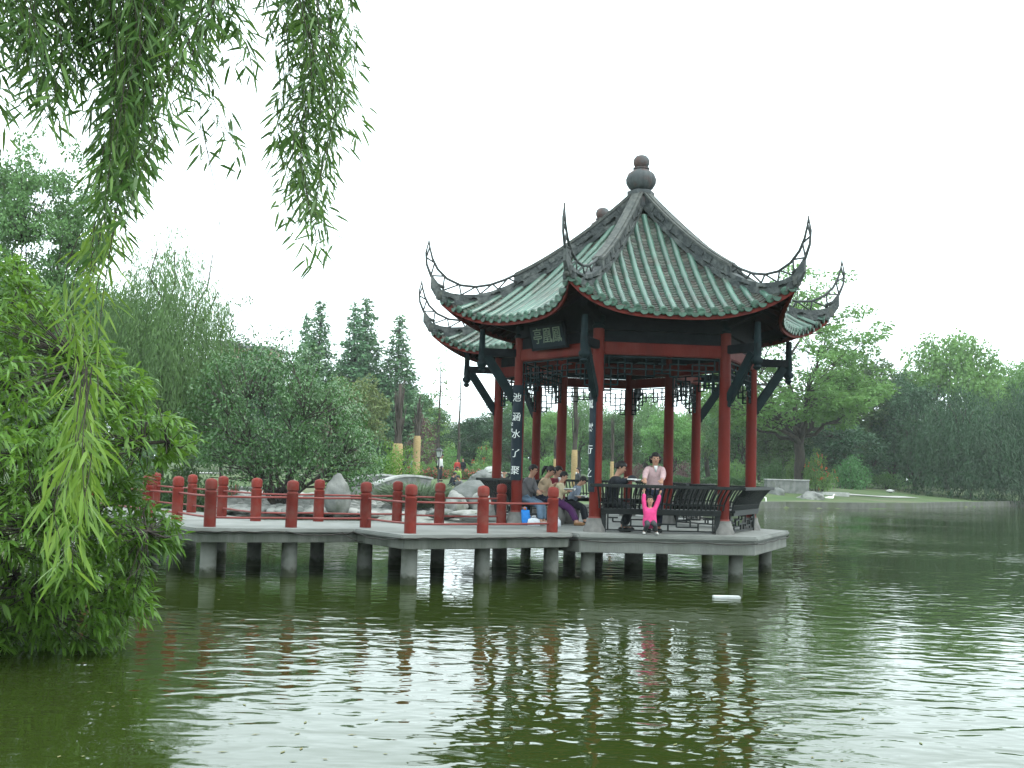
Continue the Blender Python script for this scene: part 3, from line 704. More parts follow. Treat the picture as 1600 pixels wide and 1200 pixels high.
leafmat('leaf_willow',[(0.064,0.129,0.040),(0.096,0.176,0.055),(0.128,0.224,0.074)],trans=.35,objvar=.3,patch=.5,pscale=.4)
leafmat('leaf_glossy',[(0.027,0.083,0.022),(0.050,0.131,0.033),(0.085,0.189,0.049)],trans=.2,rough=.33,spec=.55,patch=.5,pscale=.5)
leafmat('leaf_peach',[(0.051,0.130,0.015),(0.087,0.192,0.022),(0.137,0.266,0.037)],trans=.4,rough=.42,spec=.35,patch=.55,pscale=.9)
leafmat('leaf_strand',[(0.039,0.094,0.020),(0.064,0.141,0.030),(0.110,0.201,0.043)],trans=.35,rough=.45,spec=.35)
leafmat('leaf_strand_light',[(0.083,0.166,0.022),(0.133,0.238,0.033),(0.183,0.293,0.055)],trans=.45,rough=.45,spec=.35)
leafmat('leaf_bamboo',[(0.038,0.067,0.030),(0.023,0.060,0.025),(0.025,0.073,0.028),(0.046,0.073,0.035)],trans=.2,patch=.7,pscale=.3)
leafmat('leaf_yellow',[(0.124,0.156,0.052),(0.098,0.150,0.047),(0.169,0.189,0.072)],trans=.3,patch=.4)
leafmat('leaf_purple',[(0.111,0.052,0.052),(0.085,0.046,0.046),(0.143,0.078,0.072)],trans=.2)
leafmat('flower_red',[(0.420,0.060,0.045),(0.420,0.130,0.100),(0.350,0.050,0.050)],trans=.2)
leafmat('flower_orange',[(0.420,0.130,0.040),(0.420,0.070,0.040),(0.400,0.180,0.080)],trans=.2)
leafmat('leaf_tall',[(0.076,0.157,0.049),(0.097,0.200,0.065),(0.130,0.250,0.083)],trans=.3,patch=.5,pscale=.3)
leafmat('leaf_lily',[(0.078,0.124,0.065),(0.117,0.169,0.098),(0.169,0.221,0.143)],trans=.25)

def limb_tubes(mb,rng,base,top,r0,r1,n=6,wob=.12,sides=8):
    base,top=np.array(base,float),np.array(top,float); l=np.linalg.norm(top-base); P=[]
    for i in range(n+1):
        t=i/n; p=base+(top-base)*t
        if 0<i<n: p=p+rng.normal(0,wob*l*.12,3)*np.array([1,1,.4])
        P.append(p)
    mb.tube(P,[r0+(r1-r0)*(i/n)**.8 for i in range(n+1)],sides); return P
def cloud(rng,cs,rs,per,Lg,W,flat=.65,droop=.25,up=1.0,shell=.45):
    """leaf quads scattered in clumps (centres cs, radii rs)"""
    cs=np.asarray(cs);rs=np.asarray(rs); cnt=np.maximum(3,(per*(rs/rs.mean())**2).astype(int)); idx=np.repeat(np.arange(len(cs)),cnt); n=len(idx)
    d=unit(rng.normal(0,1,(n,3))); rr=(shell+(1-shell)*rng.random(n)**.6)*rng.uniform(.75,1.15,n)
    off=d*rr[:,None]*rs[idx][:,None]*np.array([1,1,flat])
    P=cs[idx]+off
    D=unit(d*np.array([1,1,.35])+rng.normal(0,.55,(n,3))-np.array([0,0,droop])); Nn=unit(rng.normal(0,.7,(n,3))+np.array([0,0,up])+d*.4)
    return leaves_small(P,D,Nn,Lg*rng.uniform(.65,1.35,n),W*rng.uniform(.7,1.3,n))
def lumpy(rng,k=9,amp=.32):
    ds=unit(rng.normal(0,1,(k,3))); am=rng.uniform(-amp,amp,k)
    return lambda d: 1+((np.clip(d@ds.T,0,1)**4)*am).sum(-1)
CROWNS={}
def broad_tree(seed,rx,h,trunk_h,r0,nclump,per,leaf,Lg=.30,W=.17,rc=.95,zc=None,limbs=8,lean=0,open_=.0,bark='bark',flat=.62,low=-.55,asym=(1,1)):
    """returns (trunk mesh, crown mesh) with the base at the origin"""
    rng=np.random.default_rng(seed); zc=zc or trunk_h+(h-trunk_h)*.52; rz=h-zc; lf=lumpy(rng)
    cs=[];rs=[]
    d=unit(rng.normal(0,1,(nclump*3,3))); d=d[d[:,2]>low][:nclump]
    rad_=(.35+.62*rng.random(len(d))**.55)*lf(d)
    cs=np.stack([d[:,0]*rx*rad_*asym[0]+lean,d[:,1]*rx*rad_*asym[1],zc+d[:,2]*np.where(d[:,2]>0,rz,zc-trunk_h*.75)*rad_],1)
    if open_: 
        keep=rng.random(len(cs))>open_*(np.clip((cs[:,2]-zc)/rz,0,1)); cs=cs[keep]
    rs=rc*rng.uniform(.6,1.3,len(cs))
    V,Q=cloud(rng,cs,rs,per,Lg,W,flat)
    cr=np_mesh('crown',V,Q,leaf)
    mb=MB(); top=np.array([lean*.4,0,trunk_h]); limb_tubes(mb,rng,(0,0,-.3),top,r0,r0*.72,5,.25,10)
    ends=[]
    order=rng.permutation(len(cs))[:limbs]
    for i in order:
        P=limb_tubes(mb,rng,top-np.array([0,0,rng.uniform(0,.25)*trunk_h]),top+(cs[i]-top)*.72,r0*.5,r0*.14,6,.45,7); ends.append(P)
    al=[p for P in ends for p in P[2:]]; al=np.array(al)
    for i in range(len(cs)):
        j=np.argmin(np.linalg.norm(al-cs[i],axis=1)+np.where(al[:,2]>cs[i][2],1.5,0)); limb_tubes(mb,rng,al[j],cs[i],r0*.10+.008,.012,3,.3,5)
    tr=mb.build('trunk',bark,smooth=True)
    return tr,cr
def conifer(seed,h,rx,nl,per,leaf,Lg=.32,W=.13,gap=.0,trunk_h=.08,r0=.22,power=1.0,wob=.12):
    rng=np.random.default_rng(seed); cs=[];rs=[]; mb=MB(); limb_tubes(mb,rng,(0,0,-.3),(0,0,h*.985),r0,.02,8,.03,8)
    for i in range(nl):
        t=trunk_h+(1-trunk_h)*(i/nl); z=h*t; R=rx*(1-t)**power*rng.uniform(.78,1.15)+.05; k=max(3,int(3+R*3.2))
        for j in range(k):
            if rng.random()<gap: continue
            a=rng.uniform(0,2*PI); rr=R*rng.uniform(.3,1.0)**.7
            cs.append((math.cos(a)*rr,math.sin(a)*rr,z-rr*.18+rng.normal(0,wob))); rs.append(.20+.26*R*.6)
            if j%2==0: mb.tube([(0,0,z),(math.cos(a)*rr,math.sin(a)*rr,z-rr*.15)],[.03,.008],4)
    V,Q=cloud(rng,cs,rs,per,Lg,W,.5,.5); cr=np_mesh('crown',V,Q,leaf); tr=mb.build('trunk','bark',smooth=True); return tr,cr
def weeping(seed,rx,h,nstr,leaf,Lg=.28,W=.07,r0=.3,per=26,zmin=.5,lenf=.6):
    """drooping strands hung from a domed top"""
    rng=np.random.default_rng(seed); mb=MB(); limb_tubes(mb,rng,(0,0,-.3),(0,0,h*.45),r0,r0*.7,5,.2,9); tops=[]
    lf=lumpy(rng,9,.35); d=unit(rng.normal(0,1,(nstr*3,3))); d=d[d[:,2]>-.05][:nstr]; k=(.45+.55*rng.random(len(d))**.5)*lf(d)
    T=np.stack([d[:,0]*rx*k,d[:,1]*rx*k,h*.50+d[:,2]*h*.5*k],1)
    for i in rng.permutation(len(T))[:14]: limb_tubes(mb,rng,(0,0,h*rng.uniform(.3,.45)),T[i],r0*.45,.03,6,.4,6)
    ln=np.maximum(.8,(T[:,2]-zmin)*rng.uniform(.35,1.0,len(T))*lenf)
    i=np.repeat(np.arange(len(T)),(per*ln/ln.mean()).astype(int)+2); n=len(i); s=rng.random(n); out=unit(T*np.array([1,1,0]))
    P=T[i]+out[i]*(np.sin(s*1.6)*.35)[:,None]+rng.normal(0,.16,(n,3))+np.array([0,0,-1])*(s*ln[i])[:,None]
    D=unit(rng.normal(0,.45,(n,3))+np.array([0,0,-1.])+out[i]*.25); Nn=unit(out[i]+rng.normal(0,.6,(n,3)))
    V,Q=leaves_small(P,D,Nn,Lg*rng.uniform(.7,1.4,n),W*rng.uniform(.8,1.3,n)); cr=np_mesh('crown',V,Q,leaf)
    return mb.build('trunk','bark',smooth=True),cr
def bush_mesh(seed,rx,ry,h,ncl,per,leaf,Lg,W,rc=.35,flower=None,nfl=0,fs=.12):
    rng=np.random.default_rng(seed); lf=lumpy(rng,10,.35); d=unit(rng.normal(0,1,(ncl*2,3))); d=d[d[:,2]>-.15][:ncl]; k=(.4+.6*rng.random(len(d))**.5)*lf(d)
    cs=np.stack([d[:,0]*rx*k,d[:,1]*ry*k,.15*h+np.abs(d[:,2])*h*.8*k],1); V,Q=cloud(rng,cs,rc*rng.uniform(.7,1.3,len(cs)),per,Lg,W,.8)
    mb=MB()
    for c in cs[:: max(1,len(cs)//14)]: limb_tubes(mb,rng,(c[0]*.15,c[1]*.15,-.2),c,.035,.012,4,.3,5)
    st=mb.build('stems','bark',smooth=True); cr=np_mesh('foliage',V,Q,leaf); fl=None
    if flower:
        j=rng.integers(0,len(cs),nfl); dd=unit(rng.normal(0,1,(nfl,3))+np.array([0,-.4,.5])); c=cs[j]+dd*rc*1.05; P=np.repeat(c,6,0)+rng.normal(0,fs*.35,(nfl*6,3)); D=unit(rng.normal(0,1,(nfl*6,3)))
        V,Q=leaves_small(P,D,unit(rng.normal(0,1,(nfl*6,3))),fs,fs*.8); fl=np_mesh('blossoms',V,Q,flower)
    return st,cr,fl
def put(name,parts,x,y,label,cat='tree',group=None,rz=0.,sx=1.,sz=1.,z=None,first=True,sy=None):
    """a plant from prebuilt part meshes; later uses share the mesh data"""
    e=empty(name,(x,y,gz(x,y)-.03 if z is None else z),rz); e.scale=(sx,sy or sx,sz); tag(e,label,cat,group)
    for p in parts:
        if p is None: continue
        if p.parent is None and not p.get('used'): p['used']=1; o=p
        else: o=p.copy(); COL.objects.link(o)
        o.parent=e; o.location=(0,0,0)
        if 'used' in o.keys() and o is not p: del o['used']
    return e

# ------------------------------------------------------------------ distant woods: each tree a thing
B1=broad_tree(11,5.2,12,1.9,.30,230,66,'leaf_broad',.34,.20,1.05,low=-.85)
B2=broad_tree(12,4.6,13,2.2,.30,230,66,'leaf_broad',.34,.20,.95,asym=(1.1,.9),low=-.85)
B3=broad_tree(13,5.6,11,1.9,.32,230,66,'leaf_light',.34,.20,1.05,low=-.8)
B4=broad_tree(14,5.0,12,1.5,.32,230,66,'leaf_dark',.34,.20,1.05,low=-.9)
W1=weeping(15,4.2,11,330,'leaf_willow',.34,.10,.34,34)
K1=conifer(16,17,3.1,100,26,'leaf_conifer',.36,.15,0,wob=.06)
K2=conifer(17,17,2.9,100,26,'leaf_conifer',.36,.15,0,wob=.06)
def far(px,top,Y,hw,parts,h0,r0,label,name='broad_tree',cat='tree',group=None,base=None,rz=None):
    """centre column px, crown top row, distance Y, half width in pixels"""
    p=at_y(px,740,Y); z=gz(p.x,Y)-.05; ztop=at_y(px,top,Y).z; sz=(ztop-z)/h0; sx=hw*Y/F_PX/r0
    return put(name,parts,p.x,Y,label,cat,group,rz=rr.uniform(0,6.28) if rz is None else rz,sx=sx,sz=sz,z=z)
rr=random.Random(21)
# right hand side
far(1350,560,128,85,B2,13,4.6,'mid green tree filling the gap right of the big sparse camphor tree')
far(1478,517,132,92,B3,11,5.6,'light green domed tree rising above the dark bamboo thicket')
far(1592,560,140,70,B3,11,5.6,'light green tree at the right edge behind the dark bamboo thicket')
far(1430,590,122,55,B4,12,5.0,'dark green tree with a bare straight trunk beside the bamboo thicket')
far(1395,640,126,50,B1,12,5.2,'rounded shadowy tree in the gap behind the lawn, left of the dark straight trunk')
far(1315,655,118,62,B4,12,5.0,'low dark evergreen tree behind the orange flowering shrub')
far(1222,640,120,55,B1,12,5.2,'dull green tree just behind the big camphor trunk')
far(1660,540,138,90,B1,12,5.2,'tree crown partly cut off by the right edge of the view')
# seen through the pavilion
far(1160,600,125,60,B1,12,5.2,'green tree seen between the two right front columns')
far(1105,610,135,55,W1,11,4.2,'weeping willow seen behind the right rear column',name='willow_tree')
far(1050,640,118,48,B3,11,5.6,'yellow green tree seen behind the standing woman')
far(1010,600,140,50,W1,11,4.2,'pale weeping willow seen through the middle of the pavilion',name='willow_tree')
far(960,640,128,50,B1,12,5.2,'bluish green tree seen between the right couplet column and the next column')
far(905,600,138,45,W1,11,4.2,'tall soft willow seen above the seated readers',name='willow_tree')
far(850,640,126,48,B3,11,5.6,'light green tree seen above the woman with the ponytail')
far(800,620,134,46,B1,12,5.2,'green tree seen behind the couplet board column')
# left of the pavilion
far(745,645,122,52,B4,12,5.0,'dark rounded tree left of the pavilion columns')
far(655,610,128,48,B1,12,5.2,'dusky tree behind the two straw wrapped trunks')
far(600,600,126,50,B2,13,4.6,'dusky green tree below the lone tall conifer')
for px,top,Y,hw,k,lab in [(490,467,118,58,K1,'tall pointed conifer, first from the left in the row of spires'),(469,488,122,42,K2,'slimmer conifer tucked against the left side of the first tall spire'),(545,474,120,58,K2,'left of the twin conifer spires in the middle of the row'),(564,463,122,62,K1,'right and taller of the twin conifer spires'),(616,490,120,56,K1,'lone conifer spire nearest the pavilion roof')]:
    far(px,top,Y,hw,k,17,2.6,lab,name='conifer',group='row of tall conifers across the lawn')
far(683,548,100,30,conifer(31,12,1.7,26,9,'leaf_light',.30,.13,.35,wob=.3,power=.6),12,1.7,'thin wispy young tree with yellow green leaves left of the pavilion',name='young_tree')
far(715,575,104,20,conifer(32,11,1.2,16,5,'leaf_broad',.25,.10,.55,wob=.4,power=.4),11,1.2,'nearly bare dark stem standing beside the wispy young tree',name='young_tree')
far(543,590,84,60,broad_tree(33,3.4,6.8,1.6,.2,120,70,'leaf_yellow',.24,.14,.7),6.8,3.4,'round olive yellow tree below the conifer spires')
far(525,640,78,34,bush_mesh(34,2.0,2.0,3.6,60,50,'leaf_purple',.18,.11,.5)[:2],3.3,2.0,'purple leaved shrub tree in front of the round olive tree',name='purple_shrub',cat='shrub')
far(662,650,108,24,bush_mesh(36,2.0,2.0,3.6,60,50,'leaf_purple',.2,.12,.5)[:2],3.3,2.0,'reddish shrub beside the second straw wrapped trunk',name='purple_shrub',cat='shrub')
far(425,560,96,55,B1,12,5.2,'green tree behind the spreading waterside tree')
far(360,545,90,60,B4,12,5.0,'dark tree behind the left willow')
far(300,560,110,70,B1,12,5.2,'tree beyond the left willow'); far(200,470,100,80,B2,13,4.6,'tall tree rising behind the left willow')
far(110,440,90,90,B1,12,5.2,'tree behind the tall broadleaf tree on the left'); far(0,430,86,90,B4,12,5.0,'dark tree at the left edge behind the tall broadleaf')
far(-90,420,80,90,B1,12,5.2,'tree beyond the left edge of the view')
# second rank closing the horizon
k=0; lab2=['pale','dull','bluish','mossy','dusky']
for px in range(380,1760,62):
    far(px+rr.uniform(-12,12),(655 if 420<px<760 else 640)+rr.uniform(-22,14),160+rr.uniform(-8,14),rr.uniform(46,60),(B1,B2,B4,B1,B3)[k%5],(12,13,12,12,11)[k%5],(5.2,4.6,5.0,5.2,5.6)[k%5],'distant tree in the hazy wood closing the far side of the park',group='hazy wood at the far side of the park'); k+=1
# the far wood that closes the horizon, one mass
rng=np.random.default_rng(77); n=110000; a=rng.uniform(-.62,.62,n); R_=rng.uniform(184,214,n); X_=np.sin(a)*R_; Y_=np.cos(a)*R_; hh=6.2+2.0*np.sin(a*41)+1.4*np.sin(a*97+1)+1.0*np.sin(a*190)
Z_=ground_h(X_,Y_)-.2+hh*rng.random(n); Vw,Qw=leaves_small(np.stack([X_,Y_,Z_],1),unit(rng.normal(0,1,(n,3))),unit(rng.normal(0,.6,(n,3))+np.array([0,-.4,.8])),.75*rng.uniform(.6,1.4,n),.5)
tag(np_mesh('distant_wood',Vw,Qw,'leaf_broad'),'low mass of woodland along the horizon behind all the separate trees','woodland',kind='stuff')
# the big sparse camphor on the right
CAM=broad_tree(41,6.9,17.5,4.6,.42,470,80,'leaf_light',.27,.15,.78,zc=8.2,limbs=20,open_=.5,flat=.55,low=-.8)
far(1250,424,98,172,CAM,17.5,7.4,'big sparse camphor tree with a forked bare trunk on the right bank',name='camphor_tree',rz=.6)
# bamboo thicket
BAM=weeping(42,5.5,10.2,700,'leaf_bamboo',.34,.085,.1,34,.3,1.15)
far(1515,598,112,92,BAM,10.2,5.5,'dark drooping bamboo thicket at the water edge on the right',name='bamboo_thicket',cat='bamboo'); far(1600,592,114,70,BAM,10.2,5.5,'dark drooping bamboo thicket cut by the right edge of the view',name='bamboo_thicket',cat='bamboo')
# low shrubs along the far bank
SH1=bush_mesh(51,1.6,1.4,1.9,60,46,'leaf_broad',.16,.09,.4); SH2=bush_mesh(52,1.6,1.4,1.9,60,46,'leaf_light',.16,.09,.4); SH3=bush_mesh(53,1.5,1.3,2.2,60,46,'leaf_light',.16,.09,.4,'flower_orange',34,.13)
def shrub(px,top,Y,hw,parts,label,name='shrub',group=None):
    p=at_y(px,740,Y); z=gz(p.x,Y)-.05; zt=at_y(px,top,Y).z; return put(name,[q for q in parts if q],p.x,Y,label,'shrub',group,rz=rr.uniform(0,6),sx=hw*Y/F_PX/1.7,sz=max(.3,(zt-z)/2.0),z=z)
shrub(1278,712,97,26,SH3,'orange flowering shrub behind the grey boulder on the right bank',name='flowering_shrub')
shrub(1248,706,101,24,SH2,'light green shrub left of the orange flowering shrub'); shrub(1210,712,104,26,SH1,'dark green shrub behind the right front column'); shrub(1330,705,112,34,SH1,'dark green shrub right of the orange flowering shrub')
shrub(1150,715,108,26,SH2,'light shrub seen just right of the nearest red column'); shrub(1385,735,120,26,SH2,'small pale shrub beyond the right lawn')
SHP=bush_mesh(54,1.6,1.4,1.9,60,46,'leaf_purple',.16,.09,.4)
shrub(1068,722,112,22,SHP,'dull red shrub seen right of the standing woman'); shrub(1000,725,112,20,SHP,'dull red shrub seen left of the standing woman')
shrub(940,715,108,24,SH1,'dark shrub seen left of the man in the dark jacket'); shrub(862,705,106,26,SH2,'light shrub seen above the girl in the cream top'); shrub(820,712,100,22,SH1,'dark shrub behind the couplet board')
shrub(760,700,104,24,SH3,'shrub flecked with orange left of the red columns',name='flowering_shrub'); shrub(702,690,108,26,SH2,'pale shrub behind the garden lamp')

# ------------------------------------------------------------------ left bank, middle distance (40 - 60 m)
SP=broad_tree(61,4.1,6.6,1.6,.17,360,75,'leaf_glossy',.125,.06,.55,zc=3.4,limbs=16,flat=.62,low=-.8,bark='bark')
far(440,512,47,165,SP,6.4,4.2,'wide spreading dark leaved tree leaning over the pebble bank',name='spreading_tree',rz=2.)
WL=weeping(62,4.4,9.6,900,'leaf_willow',.20,.045,.26,60,.4,.62)
far(248,398,49,120,WL,9.4,4.3,'full soft willow standing behind the left end of the footbridge',name='willow_tree',rz=1.)
TB=broad_tree(63,3.6,14.5,4.2,.28,280,110,'leaf_tall',.20,.125,.62,limbs=14,open_=.25,flat=.7,low=-.75)
far(32,232,46,92,TB,14.3,3.7,'tall airy broadleaf tree at the left edge of the view',name='tall_tree',rz=.4)
far(128,425,56,70,broad_tree(64,3.2,9,2.2,.22,150,75,'leaf_willow',.20,.11,.62,open_=.1),9,3.2,'feathery light tree between the tall broadleaf and the full willow')
far(345,470,52,42,broad_tree(65,2.2,9,3.4,.15,60,40,'leaf_broad',.18,.10,.5,open_=.3,limbs=10),9,2.2,'loose twiggy tree whose top shows right of the full willow')
LB1=bush_mesh(66,1.5,1.3,1.5,90,55,'leaf_peach',.11,.05,.32); LB2=bush_mesh(67,1.4,1.2,1.3,80,55,'leaf_broad',.11,.06,.3,'flower_red',60,.13)
shrub(600,672,60,62,LB1,'fresh green shrub beside the end of the small white stone bridge'); shrub(548,700,58,46,LB1,'lower fresh green shrub left of the small stone bridge')
shrub(352,722,51,34,LB2,'azalea bush with red flowers under the spreading tree, left one',name='azalea_bush'); shrub(420,730,51.5,28,LB2,'azalea bush with red flowers under the spreading tree, right one',name='azalea_bush')
shrub(290,700,50,50,SH1,'dark shrub behind the left end of the footbridge'); shrub(215,690,46,60,SH1,'dark shrub half hidden by the bright peach tree')
# ------------------------------------------------------------------ stones and garden furniture on the left bank
from mathutils import noise as mnoise
mat('rock_grey',(.155,.163,.155),(.09,.098,.092),scale=2.2,rough=.9,bump=.8,bscale=7,stain=(.075,.085,.065),stain_scale=1.3)
mat('rock_pale',(.26,.262,.245),(.16,.165,.152),scale=3,rough=.9,bump=.6,bscale=9,stain=(.13,.14,.11),stain_scale=1.6)
mat('rock_dark',(.12,.125,.12),(.20,.205,.19),scale=2.2,rough=.9,bump=.8,bscale=7,stain=(.07,.08,.06),stain_scale=1.3)
mat('white_stone',(.36,.37,.355),(.27,.28,.265),scale=3,rough=.85,bump=.2,stain=(.24,.25,.23),stain_scale=1.5)
mat('lamp_metal',(.02,.022,.022),rough=.5); mat('lamp_glass',(.42,.45,.44),rough=.3)
mat('hedge_leafless',(.05,.08,.03))
def rock(name,px,base,Y,wpx,hpx,mt,label,seed,depth=1.,group=None,ang=35,z=None,cat='rock',rot=0.,amp=1.):
    p=at_y(px,base,Y); w=wpx*Y/F_PX; h=hpx*Y/F_PX; z0=p.z-.06 if z is None else z
    bm=bmesh.new(); bmesh.ops.create_icosphere(bm,subdivisions=4,radius=1); rn=random.Random(seed); off=Vector((rn.uniform(-50,50),rn.uniform(-50,50),0))
    for v in bm.verts:
        c=v.co.copy(); q=Vector((round(c.x*1.6)/1.6,round(c.y*1.6)/1.6,round(c.z*1.6)/1.6)); c=c.lerp(q,.14)
        n=mnoise.noise(c*1.1+off)*.32+mnoise.noise(c*2.7+off)*.13+mnoise.noise(c*6+off)*.06
        c=c*(1+n*amp); v.co=Vector((c.x*w*.5,c.y*w*.5*depth,max(-.35,c.z*.55+.32)*h))
    me=bpy.data.meshes.new(name); bm.to_mesh(me); bm.free(); me.materials.append(MATS[mt])
    me.polygons.foreach_set('use_smooth',[True]*len(me.polygons)); me.set_sharp_from_angle(angle=rad(ang)); o=link(bpy.data.objects.new(name,me)); o.location=(p.x,Y,z0); o.rotation_euler=(0,0,rot)
    return tag(o,label,cat,group)
rock('standing_stone',526,794,44.2,40,60,'rock_dark','tall upright grey stone standing behind the bridge posts',33,.6,ang=60,amp=.55)
rock('boulder',741,790,45,74,46,'rock_grey','large smooth rounded grey boulder between two bridge posts',2,.9,ang=60,amp=.45)
rock('boulder',712,797,44,36,34,'rock_pale','pale boulder at the left foot of the large rounded boulder',3)
rock('boulder',756,796,44.2,36,34,'rock_pale','pale boulder at the right foot of the large rounded boulder',4)
rock('boulder',752,757,66,38,26,'rock_grey','square pale grey boulder on the lawn left of the red column',5)
rock('boulder',775,757,67,30,24,'rock_dark','darker boulder on the lawn touching the square boulder',6)
rock('boulder',770,742,84,30,17,'white_stone','whitish boulder beside the flower bed',7)
rock('boulder',577,728,74,20,24,'rock_grey','small grey stone peeping over the fresh green shrub',8)
rock('boulder',425,790,50.5,70,18,'rock_pale','flat pale rock ledge below the spreading tree',9,.7); rock('boulder',480,795,49.8,50,24,'rock_pale','cracked pale rock in the middle of the pebble bank',10,.8); rock('boulder',385,800,49.6,52,20,'rock_grey','low grey rock at the left end of the pebble bank',11,.8)
rock('boulder',736,806,42.5,64,13,'rock_pale','flat whitish rock at the water under the large rounded boulder',12,.7); rock('boulder',690,806,43,44,14,'rock_grey','low grey rock by the water in front of the lily clump',13,.8)
rock('boulder',868,812,43,40,18,'rock_pale','pale rock by the water seen behind the seated girl',14,.8); rock('boulder',640,802,46,40,18,'rock_grey','grey rock between the pebble beach and the lily clump',18)
# right bank stones
rock('boulder',1266,790,86,46,26,'rock_dark','big dark grey slanted boulder at the right bank water line',15,.8,ang=25); rock('boulder',1213,778,88,26,20,'rock_grey','grey boulder leaning on the low stone wall',16); rock('boulder',1204,790,84,34,11,'rock_pale','low pale rock at the water left of the dark slanted boulder',17,.7)
rock('boulder',1237,787,86,24,10,'rock_grey','small brownish rock between the pale rock and the dark slanted boulder',19,.8); rock('boulder',1290,790,87.5,30,9,'rock_grey','low rock at the right foot of the dark slanted boulder',20,.8); rock('boulder',1254,792,84.6,16,7,'rock_pale','pale pebble like rock in the water before the dark slanted boulder',22)
def dup_rocks():
    pass
# pebble beach
rp=np.random.default_rng(5); V=[];Q=[];n0=0
bmI=bmesh.new(); bmesh.ops.create_icosphere(bmI,subdivisions=2,radius=1); iv=np.array([v.co[:] for v in bmI.verts]); it=np.array([[v.index for v in f.verts] for f in bmI.faces]); bmI.free()
VV=[];TT=[];k=0
for i in range(2400):
    px=rp.uniform(340,670); Y=rp.uniform(45.0,53.5); p=at_y(px,790,Y); x=p.x; s=float(lake_sd(np.array([x]),np.array([Y]))[0]); z=gz(x,Y) if s>0 else .02+rp.uniform(0,.3)*max(0,1+s/6)
    z=.24+.05*(Y-46.6)+rp.uniform(0,.08); r=rp.uniform(.10,.27); sc=np.array([r*rp.uniform(.8,1.4),r,r*rp.uniform(.45,.8)]); a=rp.uniform(0,6.28); M=np.array([[math.cos(a),math.sin(a),0],[-math.sin(a),math.cos(a),0],[0,0,1]])
    VV.append((iv*(1+rp.normal(0,.05,(len(iv),1))))*sc@M+np.array([x,Y,z])); TT.append(it+k); k+=len(iv)
m,nt,b=nmat('pebble'); N=nt.nodes; g=N.new('ShaderNodeNewGeometry'); r=N.new('ShaderNodeValToRGB'); r.color_ramp.elements[0].color=(.13,.14,.13,1); r.color_ramp.elements[1].color=(.36,.36,.34,1); L(nt,g.outputs['Random Per Island'],r.inputs[0]); L(nt,r.outputs[0],b.inputs['Base Color']); b.inputs['Roughness'].default_value=.85
tag(np_mesh('pebbles',np.concatenate(VV),np.zeros((0,4)),'pebble',tri=np.concatenate(TT),smooth=True),'pale rounded pebbles heaped along the bank behind the footbridge','pebbles',kind='stuff')
# bed of earth and stones under the pebbles
mat('shingle',(.26,.265,.24),(.16,.165,.145),scale=4,rough=.95,bump=1,bscale=12)
pp_=[(340,44.8),(420,45.2),(560,45.8),(640,42.5),(700,41.5),(800,41.3),(900,41.5),(900,47),(760,49),(700,51),(560,55.5),(430,56),(330,54)]
Vb=[];cx=np.mean([at_y(u,790,y).x for u,y in pp_]); cy=np.mean([y for u,y in pp_]); V=[(cx,cy,.20)]; n=len(pp_)
for kf,zf in((.55,.18),(.85,.10),(1,-.2)):
    for u,y in pp_: x=at_y(u,790,y).x; V.append((cx+(x-cx)*kf,cy+(y-cy)*kf,zf))
Fs=[(0,1+i,1+(i+1)%n) for i in range(n)]+[(1+r*n+i,1+(r+1)*n+i,1+(r+1)*n+(i+1)%n,1+r*n+(i+1)%n) for r in(0,1) for i in range(n)]
o=MB().add(V,Fs).build('shingle_bank','shingle',smooth=True); tag(o,kind='structure')
# low stone retaining wall on the left
def wall(name,px0,px1,Y0,Y1,h,label,mt='white_stone',w=.35,cap=True,z=None):
    a=at_y(px0,780,Y0); b=at_y(px1,780,Y1); c=(a+b)/2; z0=(gz(c.x,c.y)-.1) if z is None else z; e=empty(name,(c.x,c.y,z0)); tag(e,label,'wall'); A=np.array([a.x-c.x,a.y-c.y,0]); B=-A
    mb=MB(); mb.bar(A+[0,0,h/2],B+[0,0,h/2],w,h); mb.build('wall_body',mt,e,bevel=.02)
    if cap: mb=MB(); mb.bar(A*1.01+[0,0,h+.045],B*1.01+[0,0,h+.045],w+.12,.09); mb.build('coping','white_stone',e,bevel=.015)
    return e
wall('stone_wall',340,470,54,54.5,.55,'low pale stone wall below the spreading tree'); wall('stone_wall',1196,1262,90,92,1.1,'low grey stone wall on the right bank behind the rocks','rock_grey'); wall('stone_step',1278,1320,94,95,.35,'pale stone step on the right lawn beside the slanted boulder','white_stone',1.2,False)
# small white stone bridge
sb=empty('stone_bridge',(*at_y(632,770,50)[:2],0)); tag(sb,'small white arched stone slab bridge with low parapets behind the footbridge','bridge'); bx,by=sb.location[0],sb.location[1]
a=at_y(552,752,50); b=at_y(648,745,55.0); e=np.array([b.x-a.x,b.y-a.y]); ln=np.linalg.norm(e); e/=ln; nn_=np.array([-e[1],e[0]])
def arc_strip(off,w,zlo,zhi,n=16,rise=.26,z0=.80,x0=0,x1=1):
    mb=MB(); V=[];Fs=[]
    for i in range(n+1):
        t=x0+(x1-x0)*i/n; zz=z0+rise*math.sin(PI*t)+.35*t; p=np.array([a.x,a.y])+e*ln*t+nn_*off
        for s,z in((-1,zlo),(1,zlo),(1,zhi),(-1,zhi)): V.append((p[0]+nn_[0]*s*w/2-bx,p[1]+nn_[1]*s*w/2-by,zz+z))
    for i in range(n):
        for k in range(4): Fs.append((i*4+k,i*4+(k+1)%4,(i+1)*4+(k+1)%4,(i+1)*4+k))
    Fs+=[(0,1,2,3),tuple(n*4+k for k in range(4))]; return mb.add(V,Fs)
arc_strip(0,1.5,-.30,0).build('slab','rock_grey',sb)
